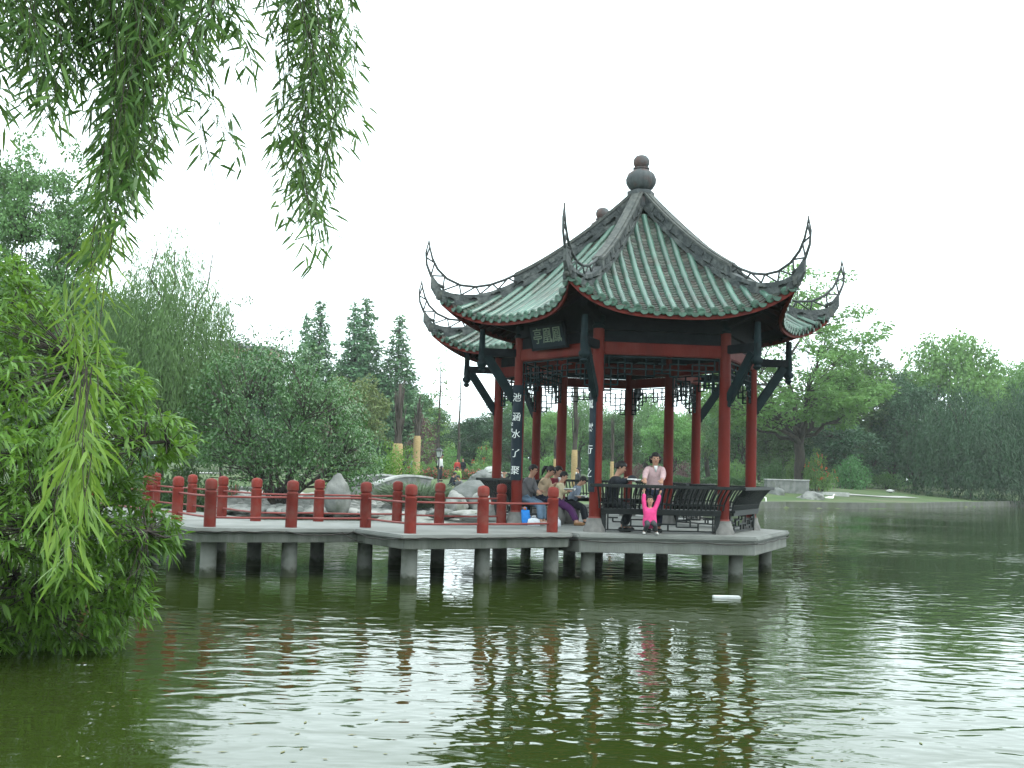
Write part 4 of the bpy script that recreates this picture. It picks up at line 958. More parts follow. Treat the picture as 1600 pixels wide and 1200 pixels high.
for off in(-.84,.84):
    arc_strip(off,.18,-.36,.36).build('parapet','rock_grey',sb,bevel=.02)
    arc_strip(off,.28,.362,.47,x0=-.02,x1=1.02).build('coping','white_stone',sb,bevel=.02)
for t in(.02,.98):
    p=np.array([a.x,a.y])+e*ln*t; MB().box((p[0]-bx,p[1]-by,.3),(.6,1.6,1.0),rz=math.atan2(e[1],e[0])).build('abutment','rock_grey',sb,bevel=.03)
# lily clump
rng=np.random.default_rng(81)
def blade_clump(name,px,Y,rx,h,n,label,z=None):
    p=at_y(px,780,Y); th=rng.uniform(0,6.28,n); rr_=rx*rng.random(n)**.5; P=np.stack([np.cos(th)*rr_,np.sin(th)*rr_*.8,np.zeros(n)],1); D=unit(np.stack([np.cos(th)*.55,np.sin(th)*.55,np.ones(n)],1)+rng.normal(0,.25,(n,3)))
    V,Q,T=leaves_long(P,D,unit(rng.normal(0,1,(n,3))),h*rng.uniform(.7,1.25,n),.035,.45); o=np_mesh(name,V,Q,'leaf_lily',tri=T); o.location=(p.x,Y,gz(p.x,Y) if z is None else z); return tag(o,label,'plant')
blade_clump('lily_clump',652,46.5,1.0,1.75,2200,'big clump of long arching lily leaves behind the bridge posts',.45); blade_clump('lily_clump',690,46.2,.7,1.25,700,'smaller clump of arching leaves beside the large rounded boulder',.45)
# clipped hedge and azalea bed
def long_bed(name,px0,px1,Y0,Y1,h,w,leaf,label,flower=None,n=9000):
    a=at_y(px0,740,Y0); b=at_y(px1,740,Y1); t=rng.random(n); s=rng.uniform(-1,1,n); P=np.stack([a.x+(b.x-a.x)*t,a.y+(b.y-a.y)*t+s*w/2,np.zeros(n)],1)
    P[:,2]=ground_h(P[:,0],P[:,1])+h*(rng.random(n)**.5)*(1-.35*s*s)*(1+.18*np.sin(t*40)); c=np.array([(a.x+b.x)/2,(a.y+b.y)/2,gz((a.x+b.x)/2,(a.y+b.y)/2)])
    k=int(n*.35) if flower else 0
    V,Q=leaves_small(P-c,unit(rng.normal(0,1,(n,3))),unit(rng.normal(0,.6,(n,3))+np.array([0,-.3,1])),.13*rng.uniform(.7,1.3,n),.085); mi=np.zeros(n,int); mi[:k]=1
    o=np_mesh(name,V,Q,[leaf,flower] if flower else leaf,mi=mi if flower else None); o.location=c; return tag(o,label,'hedge' if not flower else 'flower bed')
long_bed('clipped_hedge',655,762,95,97,1.15,1.2,'leaf_light','long low clipped light green hedge beyond the flower bed'); long_bed('azalea_bed',636,700,87,88,.75,1.6,'leaf_broad','low azalea bed flecked with red behind the man in dark trousers','flower_red',7000); long_bed('azalea_bed',706,770,89,90,.75,1.5,'leaf_broad','low azalea bed flecked with red behind the picnic group','flower_red',7000)
long_bed('clipped_hedge',1000,1170,104,104,.7,1.,'leaf_broad','low clipped hedge seen behind the pavilion benches')
# straw wrapped trunks
def wrapped(px,top,wrap_top,base,Y,wpx,label):
    p=at_y(px,740,Y); z=gz(p.x,Y); w=wpx*Y/F_PX/2; zt=at_y(px,wrap_top,Y).z-z; zz=at_y(px,top,Y).z-z; e=empty('wrapped_tree',(p.x,Y,z)); tag(e,label,'tree','transplanted trees wrapped in straw'); rn=random.Random(px)
    mb=MB(); mb.tube([(0,0,-.2),(.02,0,zt*.5),(0,0,zt),(.05,0,zt+(zz-zt)*.5),(.02,.03,zz)],[w*.8,w*.78,w*.75,w*.5,w*.3],9)
    for i in range(26): 
        a=rn.uniform(0,6.28); z0=zt+rn.uniform(-.05,.75)*(zz-zt); l=rn.uniform(.25,.6)*(zz-zt); sp=w*rn.uniform(.5,1.5); mb.tube([(math.cos(a)*w*.4,math.sin(a)*w*.4,z0),(math.cos(a)*sp*.7,math.sin(a)*sp*.7,z0+l*.5),(math.cos(a)*sp,math.sin(a)*sp,z0+l)],[w*.22,w*.15,w*.05],5)
    mb.build('trunk','bark',e,smooth=True)
    mb=MB(); mb.lathe([(w*1.03,-.1),(w,zt*.1),(w*.97,zt*.3),(w*1.0,zt*.32),(w*.95,zt*.6),(w*.98,zt*.62),(w*.92,zt*.97),(w*.8,zt)],14,(0,0,0)); mb.build('straw_wrap','straw_wrap',e,smooth=True,auto=40)
wrapped(620,600,693,745,70,17,'thick bare trunk wrapped in straw, nearest the fresh green shrub'); wrapped(650,630,681,735,86,12,'thinner straw wrapped trunk right of the thick one'); wrapped(897,600,703,748,78,10,'straw wrapped trunk seen left of the right couplet column'); wrapped(956,660,721,748,82,6,'slim straw wrapped trunk seen behind the man in the dark jacket'); wrapped(867,680,717,745,90,6,'slim straw wrapped trunk seen behind the girl in the cream top')
# lamp
p=at_y(685,748,66); lz=gz(p.x,66); lm=empty('garden_lamp',(p.x,66,lz)); tag(lm,'black garden lamp post with a square glass lantern beside the man in dark trousers','lamp')
mb=MB(); mb.lathe([(.12,0),(.10,.12),(.05,.2),(.04,1.55),(.06,1.6),(.05,1.66)],10,(0,0,0)); mb.build('lamp_post','lamp_metal',lm,smooth=True,auto=40)
mb=MB(); mb.lathe([(.13,1.66),(.2,2.0)],4,(0,0,0),rz=.5); mb.build('lantern_glass','lamp_glass',lm)
mb=MB(); mb.lathe([(.30,2.0),(.28,2.05),(.12,2.14),(.03,2.22)],4,(0,0,0),rz=.5); mb.lathe([(.15,1.63),(.15,1.67)],4,(0,0,0),rz=.5)
for k in range(4): a=.5+k*PI/2; mb.bar((.135*math.cos(a),.135*math.sin(a),1.66),(.205*math.cos(a),.205*math.sin(a),2.0),.02)
mb.build('lamp_cap','lamp_metal',lm)
# distant buildings beyond the trees
mat('far_wall_red',(.40,.22,.18),(.34,.19,.16),scale=.3,rough=.9); mat('far_wall_grey',(.34,.36,.36),(.28,.30,.30),scale=.3,rough=.9); mat('far_window',(.05,.06,.07),rough=.2); mat('far_roof',(.16,.17,.17),rough=.9)
def building(px,top,Y,wpx,label,mt,fl=5):
    p=at_y(px,740,Y); z=gz(p.x,Y); h=at_y(px,top,Y).z-z; w=wpx*Y/F_PX; e=empty('apartment_building',(p.x,Y,z)); tag(e,label,'building')
    MB().box((0,0,h/2-.5),(w,10,h+1)).build('wall',mt,e); MB().box((0,0,h+.2),(w+.8,10.8,.4)).build('roof','far_roof',e); nx_=max(3,int(w/3.2))
    for f in range(fl):
        for i in range(nx_):
            x=-w/2+(i+.5)*w/nx_; zc=h*(f+.55)/fl; o=MB().box((x,-5.0,zc),(1.5,.12,h/fl*.5)).build('window','far_window',e); MB().box((x,-5.07,zc-h/fl*.28),(1.7,.25,.1)).build('sill','far_roof',o)
building(385,548,210,80,'reddish apartment block showing above the spreading tree','far_wall_red'); building(352,540,230,26,'narrow grey tower left of the reddish apartment block','far_wall_grey',6)
# floating board and birds
mat('foam_white',(.50,.52,.52),(.40,.42,.42),scale=6,rough=.8); p=at_z(1135,935,0); o=MB().box((0,0,.02),(.46,.15,.05),rz=.05).build('foam_board','foam_white',bevel=.01); o.location=(p.x,p.y,.0); tag(o,'white foam board floating on the water near the right pile','board')
mat('feather_white',(.75,.75,.72),(.66,.66,.63),scale=6,rough=.8); mat('beak_orange',(.45,.18,.03),rough=.6)
def bird(px,v,Y,z,hd,label,neck):
    p=at_y(px,v,Y); e=empty('white_bird',(p.x,Y,z),hd); tag(e,label,'bird'); s=1.5
    mb=MB(); mb.tube([(-.30*s,0,.14*s),(-.2*s,0,.10*s),(-.05*s,0,.085*s),(.1*s,0,.10*s),(.17*s,0,.16*s),(.19*s,0,(.2+neck*.5)*s),(.2*s,0,(.22+neck)*s),(.25*s,0,(.235+neck)*s),(.28*s,0,(.225+neck)*s)],[.01*s,.06*s,.10*s,.095*s,.05*s,.032*s,.035*s,.036*s,.015*s],10); mb.build('body','feather_white',e,smooth=True)
    MB().tube([(.27*s,0,(.225+neck)*s),(.34*s,0,(.215+neck)*s)],[.016*s,.006*s],6).build('beak','beak_orange',e)
bird(1203,793,80,-.03,2.6,'white bird on the water in front of the low pale rock',.22); bird(1297,778,89,.45,.2,'white bird crouching on the bank right of the dark slanted boulder',.05)
rock('boulder',1391,768,104,12,5,'white_stone','small white stone lying on the right lawn',23)

# fallen leaves drifting on the pond
rng=np.random.default_rng(55); n=170; u=rng.uniform(60,1500,n); v=rng.uniform(880,1190,n); P=np.array([list(at_z(a,b,.004)) for a,b in zip(u,v)]); a=rng.uniform(0,6.28,n)
mat('dead_leaf',(.16,.13,.05),(.10,.12,.04),scale=3,rough=.7); Vd,Qd=leaves_small(P,np.stack([np.cos(a),np.sin(a),np.zeros(n)],1),np.tile([0,0,1.],(n,1)),.07*rng.uniform(.6,1.3,n),.025)
tag(np_mesh('floating_leaves',Vd,Qd,'dead_leaf'),'small fallen leaves drifting over the pond surface','leaves',kind='stuff')
# ------------------------------------------------------------------ bright peach tree at the left edge, over the water
from bisect import bisect
PK=np.array([(-330,560),(-250,430),(-150,380),(-60,392),(40,405),(75,440),(112,500),(150,525),(190,562),(235,603),(262,640),(300,668),(318,690),(296,712),(262,720),(228,745),(215,770),(262,800),(290,838),(262,862),(225,872),(235,905),(252,940),(240,965),(205,965),(185,1000),(120,1015),(40,1005),(-60,1030),(-200,1010),(-300,880)],float)
def poly_d(pts,P):
    d=np.full(len(pts),1e9); ins=np.zeros(len(pts),bool); n=len(P)
    for i in range(n):
        a,b=P[i],P[(i+1)%n]; ab=b-a; t=np.clip(((pts-a)@ab)/(ab@ab),0,1); d=np.minimum(d,np.linalg.norm(pts-a-t[:,None]*ab,axis=1))
        c=(a[1]>pts[:,1])!=(b[1]>pts[:,1]); xi=(b[0]-a[0])*(pts[:,1]-a[1])/(b[1]-a[1]+1e-9)+a[0]; ins^=c&(pts[:,0]<xi)
    return np.where(ins,d,-d)
rng=np.random.default_rng(91); pts=np.stack([rng.uniform(-330,320,9000),rng.uniform(380,1030,9000)],1); dd=poly_d(pts,PK); ok=dd>0; pts,dd=pts[ok],dd[ok]
# thin the crown along holes so that it breaks into sprays
hole=np.array([mnoise.noise(Vector((x*.011,y*.011,3.))) for x,y in pts]); keep=(hole>-.42)|(dd<14); pts,dd=pts[keep][:3600],dd[keep][:3600]
D0=12.4; th=np.minimum(2.4,dd/143*1.5+.3); dep=D0+rng.uniform(-1,1,len(pts))*th
CP=np.array([list(at_y(u,v,y)) for (u,v),y in zip(pts,dep)])
cc=np.array(list(at_y(-60,740,D0))); out=unit(CP-cc)
tw=unit(out*np.array([1,1,.6])+rng.normal(0,.45,CP.shape)+np.array([0,0,.15])); nl=10
i=np.repeat(np.arange(len(CP)),nl); n=len(i); side_=unit(np.cross(tw[i],rng.normal(0,1,(n,3)))); tt=rng.random(n)
P=CP[i]-tw[i]*(tt*.26)[:,None]+tw[i]*.05; D=unit(tw[i]*(.9-tt*.6)[:,None]+side_*(.55+.5*tt)[:,None]); Nn=unit(np.cross(D,np.cross(np.array([0,0,1.])+rng.normal(0,.35,(n,3)),D)))
V,Q,T=leaves_long(P,D,Nn,rng.uniform(.10,.18,n),rng.uniform(.024,.037,n),.35)
TB0=np.array([-7.9,12.8,gz(-7.9,12.8)-.3]); pt=empty('peach_tree',TB0); tag(pt,'bright green leafy peach tree leaning over the water at the left edge','tree')
np_mesh('crown',V-TB0,Q,'leaf_peach',pt,tri=T)
mb=MB(); fork=TB0+np.array([.8,0,1.7]); limb_tubes(mb,rng,TB0,fork,.17,.13,4,.2,10); al=[]
for (u,v,dy) in [(30,450,.5),(120,560,-.3),(200,620,.4),(260,690,-.2),(180,760,.5),(230,830,-.4),(190,930,.3),(80,960,-.5),(60,700,.9),(70,820,-.9),(-60,450,.2),(-200,600,.3),(-100,880,0),(-250,800,.5)]:
    q=np.array(list(at_y(u,v,D0+dy))); al+=limb_tubes(mb,rng,fork+rng.normal(0,.05,3),q,.08,.016,7,.5,7)[2:]
al=np.array(al)
for k in range(0,len(CP),2):
    j=np.argmin(np.linalg.norm(al-CP[k],axis=1)); 
    if np.linalg.norm(al[j]-CP[k])<1.5: mb.tube([al[j],(al[j]+CP[k])/2+rng.normal(0,.04,3),CP[k]],[.009,.006,.003],4,cap=False)
mb.build('trunk','bark',pt,smooth=True,loc=TB0).location=(0,0,0)

# ------------------------------------------------------------------ willow overhead at the upper left
wl=empty('overhanging_willow',(-4.4,2.0,gz(-4.4,2.0)-.1)); WB=np.array(wl.location); tag(wl,'overhanging willow whose leafy strands hang into the upper left of the view','tree')
rng=np.random.default_rng(101); mb=MB(); limb_tubes(mb,rng,WB,(-3.9,2.5,3.6),.26,.2,5,.2,12)
for q in [(-1.0,4.8,4.75),(-.6,5.3,4.7),(-1.7,4.5,4.7),(-2.3,4.3,4.65),(-3.0,5.5,5.2)]:
    limb_tubes(mb,rng,(-3.9,2.5,3.55),(np.array(q)+np.array([-3.9,2.5,4.4]))/2+np.array([0,0,.45]),.11,.06,5,.3,9); limb_tubes(mb,rng,(np.array(q)+np.array([-3.9,2.5,4.4]))/2+np.array([0,0,.45]),q,.06,.018,5,.3,8)
mb.build('trunk','bark_grey',wl,smooth=True,loc=WB).location=(0,0,0)
def bunch(path,width,d,n,mt,ymin,ymax,step=.013,ll=(.058,.108),lw=.0108,djit=.22,side=.5,seed=0,twig=.0015,down=.8):
    """one hanging branch: many leafy twigs around a centre line"""
    rg=np.random.default_rng(seed); ys=[p[1] for p in path]; P_=[];D_=[];mbs=MB()
    for k in range(n):
        u=np.clip(rg.normal(0,.5),-1.1,1.1); dd_=d+rg.normal(0,djit); ye=rg.uniform(ymin,ymax) if n>1 else ymax; y0=-260 if ys[0]<0 else ys[0]+rg.uniform(0,30)
        if ys[0]>=0: dd_=d+rg.normal(0,djit*.5)
        w1,w2=rg.uniform(0,6,2); pl_=[]
        for y in np.arange(y0,ye,16):
            x=np.interp(y,ys,[p[0] for p in path])+u*np.interp(y,ys,width)+7*math.sin(y*.021+w1); q=np.array(list(at_y(x,y,dd_))); q[1]+=.05*math.sin(y*.017+w2); pl_.append(q)
        if len(pl_)<3: continue
        pl_=np.array(pl_); mbs.tube(pl_,[twig*(1.5-.9*t) for t in np.linspace(0,1,len(pl_))],4,cap=False)
        sl=np.concatenate([[0],np.cumsum(np.linalg.norm(np.diff(pl_,axis=0),axis=1))]); s=np.arange(.02,sl[-1],step); s=s+rg.normal(0,step*.4,len(s)); s=s[np.sin(s*23+w1)+np.sin(s*9.7+w2)+rg.normal(0,.5,len(s))>-.75]
        q=np.stack([np.interp(s,sl,pl_[:,c]) for c in range(3)],1); a=rg.uniform(0,2*PI,len(s)); o=np.stack([np.cos(a),np.sin(a),np.zeros(len(s))],1); off=side*rg.random(len(s))**1.5*.09
        P_.append(q+o*off[:,None]); D_.append(unit(o*rg.uniform(.35,1.5,(len(s),1))+np.array([0,0,-down])+rg.normal(0,.38,(len(s),3))))
    P_=np.concatenate(P_);D_=np.concatenate(D_); n_=len(P_); V,Q,T=leaves_long(P_-WB,D_,unit(rg.normal(0,1,(n_,3))),rg.uniform(*ll,n_),rg.uniform(.75,1.25,n_)*lw,.22)
    br_=mbs.build('hanging_branch','bark',wl,loc=WB); br_.location=(0,0,0); np_mesh('leaves',V,Q,mt,br_,tri=T)
bunch([(10,-260),(30,0),(55,120),(30,270)],[120,70,60,35],4.1,36,'leaf_strand',60,205,seed=1); bunch([(-20,-260),(-10,0),(5,270)],[60,40,25],3.9,6,'leaf_strand',150,255,seed=2)
bunch([(230,-260),(225,0),(208,150),(190,250),(165,340),(148,430)],[130,105,62,42,38,32],4.3,42,'leaf_strand',150,420,seed=3)
bunch([(225,-260),(220,0),(205,150),(180,300),(150,430)],[60,50,38,32,25],4.2,14,'leaf_strand',250,450,seed=33)
bunch([(120,-260),(125,0),(140,140)],[60,55,45],4.4,24,'leaf_strand',60,150,seed=4)
bunch([(160,330),(140,450),(132,560),(128,690)],[35,40,34,18],4.1,7,'leaf_strand_light',440,660,seed=5,ll=(.07,.115),down=1.0)
bunch([(130,560),(128,700),(118,800),(118,920)],[12,10,30,22],3.8,10,'leaf_strand_light',760,900,seed=6,ll=(.08,.135),lw=.012,down=1.3,step=.018)
bunch([(330,-260),(330,0),(360,70),(385,130)],[70,60,45,28],4.6,12,'leaf_strand',40,125,seed=7); bunch([(285,-260),(285,0),(300,140)],[50,40,30],4.5,10,'leaf_strand',50,150,seed=8)
bunch([(262,60),(300,120),(315,210),(330,290)],[8,8,6,5],4.5,2,'leaf_strand',270,290,seed=9,step=.03); bunch([(290,60),(340,150),(368,220),(388,285)],[10,18,16,10],4.6,4,'leaf_strand',220,280,seed=10,step=.022)
bunch([(322,200),(336,300),(345,400),(343,510)],[2,2,2,2],4.6,1,'leaf_strand',505,510,seed=11,step=.35,ll=(.01,.02),twig=.0012)
bunch([(478,-260),(480,0),(497,120),(482,250),(486,330),(506,425)],[80,55,52,46,36,14],5.0,26,'leaf_strand',250,425,seed=12,step=.015); bunch([(500,-260),(505,0),(520,120),(500,260)],[50,40,40,30],5.1,14,'leaf_strand',120,270,seed=13,step=.015)
# ------------------------------------------------------------------ people
def cmat(name,c,rough=.85): 
    if name not in MATS: mat(name,c,tuple(x*.8 for x in c),scale=14,rough=rough,bump=.25,bscale=40,spec=.2)
    return name
cmat('skin',(.42,.24,.165),.55); cmat('hair_black',(.012,.011,.011),.5); cmat('eye_dark',(.01,.01,.01),.3); cmat('lip',(.30,.09,.08),.5)
def skin_mesh(nodes,edges,roots,sub,mt,name,parent=None):
    """nodes: list of (co, rx, ry); one or more connected chains grown with the Skin modifier"""
    bm=bmesh.new(); sl=bm.verts.layers.skin.verify(); vs=[]
    for i,(co,rx,ry) in enumerate(nodes):
        v=bm.verts.new(co); v[sl].radius=(rx,ry); v[sl].use_root=i in roots; vs.append(v)
    for a,b in edges: bm.edges.new((vs[a],vs[b]))
    me=bpy.data.meshes.new('tmp'); bm.to_mesh(me); bm.free(); o=bpy.data.objects.new('tmp',me); COL.objects.link(o)
    md=o.modifiers.new('s','SKIN'); md.use_smooth_shade=True; md.branch_smoothing=.35
    if sub: ms=o.modifiers.new('d','SUBSURF'); ms.levels=sub; ms.render_levels=sub
    dg=bpy.context.evaluated_depsgraph_get(); dg.update(); m2=bpy.data.meshes.new_from_object(o.evaluated_get(dg)); bpy.data.objects.remove(o); bpy.data.meshes.remove(me)
    m2.name=name; m2.materials.clear(); m2.materials.append(MATS[mt]); m2.polygons.foreach_set('use_smooth',[True]*len(m2.polygons))
    return link(bpy.data.objects.new(name,m2),parent)
def ik(a,t,l1,l2,pole):
    a,t,pole=Vector(a),Vector(t),Vector(pole); d=t-a; L_=d.length
    if L_>(l1+l2)*.995: d*=(l1+l2)*.995/L_; L_=d.length; t=a+d
    L_=max(L_,abs(l1-l2)+.01); u=d.normalized(); c=(l1*l1+L_*L_-l2*l2)/(2*L_); h=math.sqrt(max(0,l1*l1-c*c)); p=(pole-u*pole.dot(u)); p=p.normalized() if p.length>1e-6 else Vector((0,0,1)); return a+u*c+p*h,a+u*L_
def person(loc,face,h,label,top,legs,shoes,pel=None,lean=0,hpitch=0,hyaw=0,arms=None,feet=None,hair='short',detail=True,coat=0,arm_pole=None,group=None,collar=None,trunk_twist=0,topw=1.,knee_pole=None,skirt=None,sleeve=True,hk=1.):
    """loc: ground point under the hips. face: heading in degrees. targets in world coordinates (wrists, ankles)."""
    o_=Vector(loc); M=Matrix.Translation(o_)@Matrix.Rotation(rad(face-90),4,'Z'); Mi=M.inverted(); W=lambda v:Mi@Vector(v)
    s=h; pz=.53*s if pel is None else pel; ln=rad(lean)
    up=Vector((0,math.sin(ln),math.cos(ln))); fwd=Vector((0,math.cos(ln),-math.sin(ln))); X=Vector((1,0,0)); pv=Vector((0,0,pz))
    waist=pv+up*.10*s; chest=pv+up*.20*s; nb=pv+up*.285*s; neck=nb+up*.035*s+fwd*.006*s
    hp=rad(hpitch); hy=rad(hyaw); hu=Vector((0,math.sin(ln*.6+hp),math.cos(ln*.6+hp))); hf=Vector((0,math.cos(ln*.6+hp),-math.sin(ln*.6+hp))); R=Matrix.Rotation(hy,3,'Z'); hu=R@hu; hf=R@hf; hx=R@X
    s0=s; hs_=s*hk; hc=neck+hu*.085*hs_
    jaw=neck+hu*.038*hs_+hf*.016*hs_; mid=hc+hf*.004*hs_; crown=hc+hu*.042*hs_-hf*.004*hs_
    nodes=[(pv,.066*s,.050*s),(waist,.060*s,.046*s),(chest,.066*s,.050*s),(nb,.040*s,.034*s),(neck,.033*s,.033*s),(jaw,.043*hs_,.045*hs_),(mid,.052*hs_,.060*hs_),(crown,.043*hs_,.048*hs_)]
    E=[(0,1),(1,2),(2,3),(3,4),(4,5),(5,6),(6,7)]; roots={0}; nose=hc+hf*.062*s-hu*.008*s
    jn={'shoulder':[],'elbow':[],'wrist':[],'hip':[],'knee':[],'ankle':[],'hand':[]}
    for k,sx in enumerate((-1,1)):
        sh=nb+X*sx*.098*s-up*.022*s; t=arms[k] if arms else None
        wr=W(t) if t is not None else sh+Vector((sx*.045*s,.03*s,-.31*s)); pole=Vector((sx*.5,-.6,-.6)) if arm_pole is None else Vector((sx*arm_pole[0],arm_pole[1],arm_pole[2]))
        el,wr=ik(sh,wr,.168*s,.150*s,pole); n0=len(nodes); hd=(wr-el).normalized(); hn=wr+hd*.045*s
        nodes+=[(sh,.032*s,.032*s),(el,.026*s,.026*s),(wr,.020*s,.017*s),(hn,.026*s,.014*s)]; E+=[(2,n0),(n0,n0+1),(n0+1,n0+2),(n0+2,n0+3)]
        jn['shoulder'].append(sh);jn['elbow'].append(el);jn['wrist'].append(wr);jn['hand'].append((wr,hn,hd))
        hip=pv+X*sx*.052*s-Vector((0,0,.02*s)); t=feet[k] if feet else None
        an=W(t) if t is not None else Vector((sx*.062*s,0,.045*s)); kn,an=ik(hip,an,.243*s,.240*s,Vector(knee_pole) if knee_pole else Vector((0,1,.15))); n0=len(nodes); ff=Vector((sx*.12,1,0)).normalized(); toe=an+ff*.10*s+Vector((0,0,-.018*s))
        nodes+=[(hip,.050*s,.050*s),(kn,.036*s,.036*s),(an,.027*s,.027*s),(toe,.024*s,.017*s)]; E+=[(0,n0),(n0,n0+1),(n0+1,n0+2),(n0+2,n0+3)]
        jn['hip'].append(hip);jn['knee'].append(kn);jn['ankle'].append((an,toe,ff))
    if detail:
        for k,sx in enumerate((-1,1)):
            wr,hn,hd=jn['hand'][k]; sd=hd.cross(Vector((0,0,1))); sd=sd.normalized() if sd.length>.2 else X.copy(); nrm=sd.cross(hd)
            for j,(off,ln_) in enumerate([(-.019,.040),(-.007,.047),(.006,.044),(.018,.034)]):
                b0=hn+sd*off*s-hd*.004*s; n0=len(nodes); nodes+=[(b0,.0085*s,.0085*s),(b0+hd*ln_*.55*s-nrm*.005*s,.0075*s,.0075*s),(b0+hd*ln_*.9*s-nrm*.020*s,.006*s,.006*s)]; E+=[(n0,n0+1),(n0+1,n0+2)]; roots.add(n0)
            b0=wr+hd*.016*s+sd*.018*s*(-sx if False else 1); n0=len(nodes); nodes+=[(b0,.009*s,.009*s),(b0+hd*.018*s+sd*.016*s,.008*s,.008*s),(b0+hd*.036*s+sd*.018*s-nrm*.008*s,.0065*s,.0065*s)]; E+=[(n0,n0+1),(n0+1,n0+2)]; roots.add(n0)
    body=skin_mesh(nodes,E,roots,2 if detail else 1,'skin','person'); body.matrix_world=M; tag(body,label,'person',group)
    # clothing, grown on the same skeleton
    k=1.16*topw; cn=[(pv-up*(.02+coat)*s,(.108+coat*.25)*s*k,(.082+coat*.2)*s*k),(waist,.098*s*k,.072*s*k),(chest,.106*s*k,.074*s*k),(nb-up*.004*s,.062*s*k,.052*s*k)]; ce=[(0,1),(1,2),(2,3)]
    for q in(0,1):
        sh,el,wr=jn['shoulder'][q],jn['elbow'][q],jn['wrist'][q]; n0=len(cn); we=el+(wr-el)*(.93 if sleeve else .2); cn+=[(sh,.043*s*k,.042*s*k),(el,.033*s*k,.034*s*k),(we,.029*s*k,.028*s*k)]; ce+=[(2,n0),(n0,n0+1),(n0+1,n0+2)]
    skin_mesh(cn,ce,{0},2 if detail else 1,top,'jacket',body)
    cn=[(pv+up*.03*s,.094*s,.072*s)]; ce=[]
    for q in(0,1):
        n0=len(cn); kn=jn['knee'][q]; an=jn['ankle'][q][0]; cn+=[(jn['hip'][q],.074*s,.072*s),(kn,.054*s,.054*s),(kn+(an-kn)*.9,.043*s,.043*s)]; ce+=[(0,n0),(n0,n0+1),(n0+1,n0+2)]
    skin_mesh(cn,ce,{0},2 if detail else 1,legs,'trousers',body)
    for q in(0,1):
        an,toe,ff=jn['ankle'][q]; mb=MB(); mb.tube([an-ff*.035*s-Vector((0,0,.022*s)),an-ff*.01*s-Vector((0,0,.018*s)),an+ff*.05*s-Vector((0,0,.020*s)),toe+Vector((0,0,-.004*s)),toe+ff*.02*s-Vector((0,0,.006*s))],[.020*s,.034*s,.031*s,.026*s,.012*s],10); mb.build('shoe',shoes,body,smooth=True)
    s=hs_
    # hair: a cap over the back and top of the skull
    V=[];Fs=[]; nu,nv=20,14; idx={}
    rx,ry,rz=.054*s,.066*s,.066*s; c0=hc+hu*.008*s-hf*.002*s
    hr=random.Random(int(h*1000)+int(face)); 
    for i in range(nu):
        for j in range(nv+1):
            a=2*PI*i/nu; b=-PI/2+PI*j/nv; x,y,z=math.cos(b)*math.sin(a),math.cos(b)*math.cos(a),math.sin(b); f=1+.05*math.sin(a*5+j)+hr.uniform(-.02,.02)
            lim=.30 if y>.35 else (-.25 if y>-.2 else -.62)   # fringe, sides, nape
            idx[i,j]=len(V); zz=max(z,lim); sc=1.0 if z>=lim else .86
            V.append(c0+hx*x*rx*1.09*f*sc+hf*y*ry*1.04*f*sc+hu*zz*rz*f)
    for i in range(nu):
        for j in range(nv): Fs.append((idx[i,j],idx[(i+1)%nu,j],idx[(i+1)%nu,j+1],idx[i,j+1]))
    mb=MB().add([v[:] for v in V],Fs)
    if hair in('pony','bob'):
        bk=c0-hf*.062*s+hu*.01*s
        if hair=='pony': mb.tube([bk,bk-hf*.035*s-hu*.02*s,bk-hf*.03*s-hu*.08*s,bk-hf*.012*s-hu*.15*s],[.022*s,.028*s,.024*s,.006*s],10)
        else:
            for q in(-1,0,1): mb.tube([c0+hx*q*.042*s-hf*.03*s,c0+hx*q*.048*s-hf*.036*s-hu*.05*s,c0+hx*q*.045*s-hf*.03*s-hu*.085*s],[.036*s,.032*s,.016*s],10)
    mb.build('hair','hair_black',body,smooth=True)
    if detail:
        for sx in(-1,1):
            e_=hc+hf*.0555*s+hx*sx*.021*s+hu*.004*s; MB().lathe([(.001,-.006*s),(.007*s,-.003*s),(.007*s,.003*s),(.001,.006*s)],8,e_[:]).build('eye','eye_dark',body,smooth=True)
            e_=hc+hx*sx*.052*s-hf*.002*s-hu*.008*s; MB().tube([e_-hu*.016*s,e_,e_+hu*.016*s],[.006*s,.011*s,.007*s],8).build('ear','skin',body,smooth=True)
        m_=hc+hf*.056*s-hu*.038*s; MB().tube([m_-hx*.016*s,m_+hf*.003*s,m_+hx*.016*s],[.002*s,.006*s,.002*s],6).build('mouth','lip',body,smooth=True)
        MB().tube([hc+hf*.052*s+hu*.006*s,hc+hf*.064*s-hu*.014*s,hc+hf*.054*s-hu*.018*s],[.005*s,.010*s,.006*s],8).build('nose','skin',body,smooth=True)
    if collar:
        s=s0; cc_=nb+fwd*.060*s; MB().tube([cc_+up*.028*s,cc_-up*.05*s+fwd*.012*s],[.026*s,.008*s],8).build('shirt_front',collar,body,smooth=True)
    return body
FL=DECK
cmat('cloth_pink',(.50,.35,.355)); cmat('cloth_magenta',(.62,.055,.20)); cmat('cloth_black',(.014,.017,.022)); cmat('cloth_navy',(.022,.028,.050)); cmat('cloth_denim',(.13,.20,.28)); cmat('cloth_grey',(.13,.13,.135)); cmat('cloth_beige',(.46,.35,.235)); cmat('cloth_cream',(.52,.45,.30)); cmat('cloth_purple',(.070,.022,.085)); cmat('cloth_maroon',(.16,.022,.035)); cmat('cloth_steel',(.20,.24,.30)); cmat('cloth_white',(.62,.63,.62)); cmat('cloth_darkgrey',(.05,.055,.06)); cmat('cloth_peach',(.55,.32,.22)); cmat('cloth_green',(.25,.40,.10)); cmat('cloth_red',(.40,.05,.04)); cmat('shoe_brown',(.20,.11,.05)); cmat('shoe_black',(.015,.015,.015)); cmat('shoe_white',(.5,.5,.48))
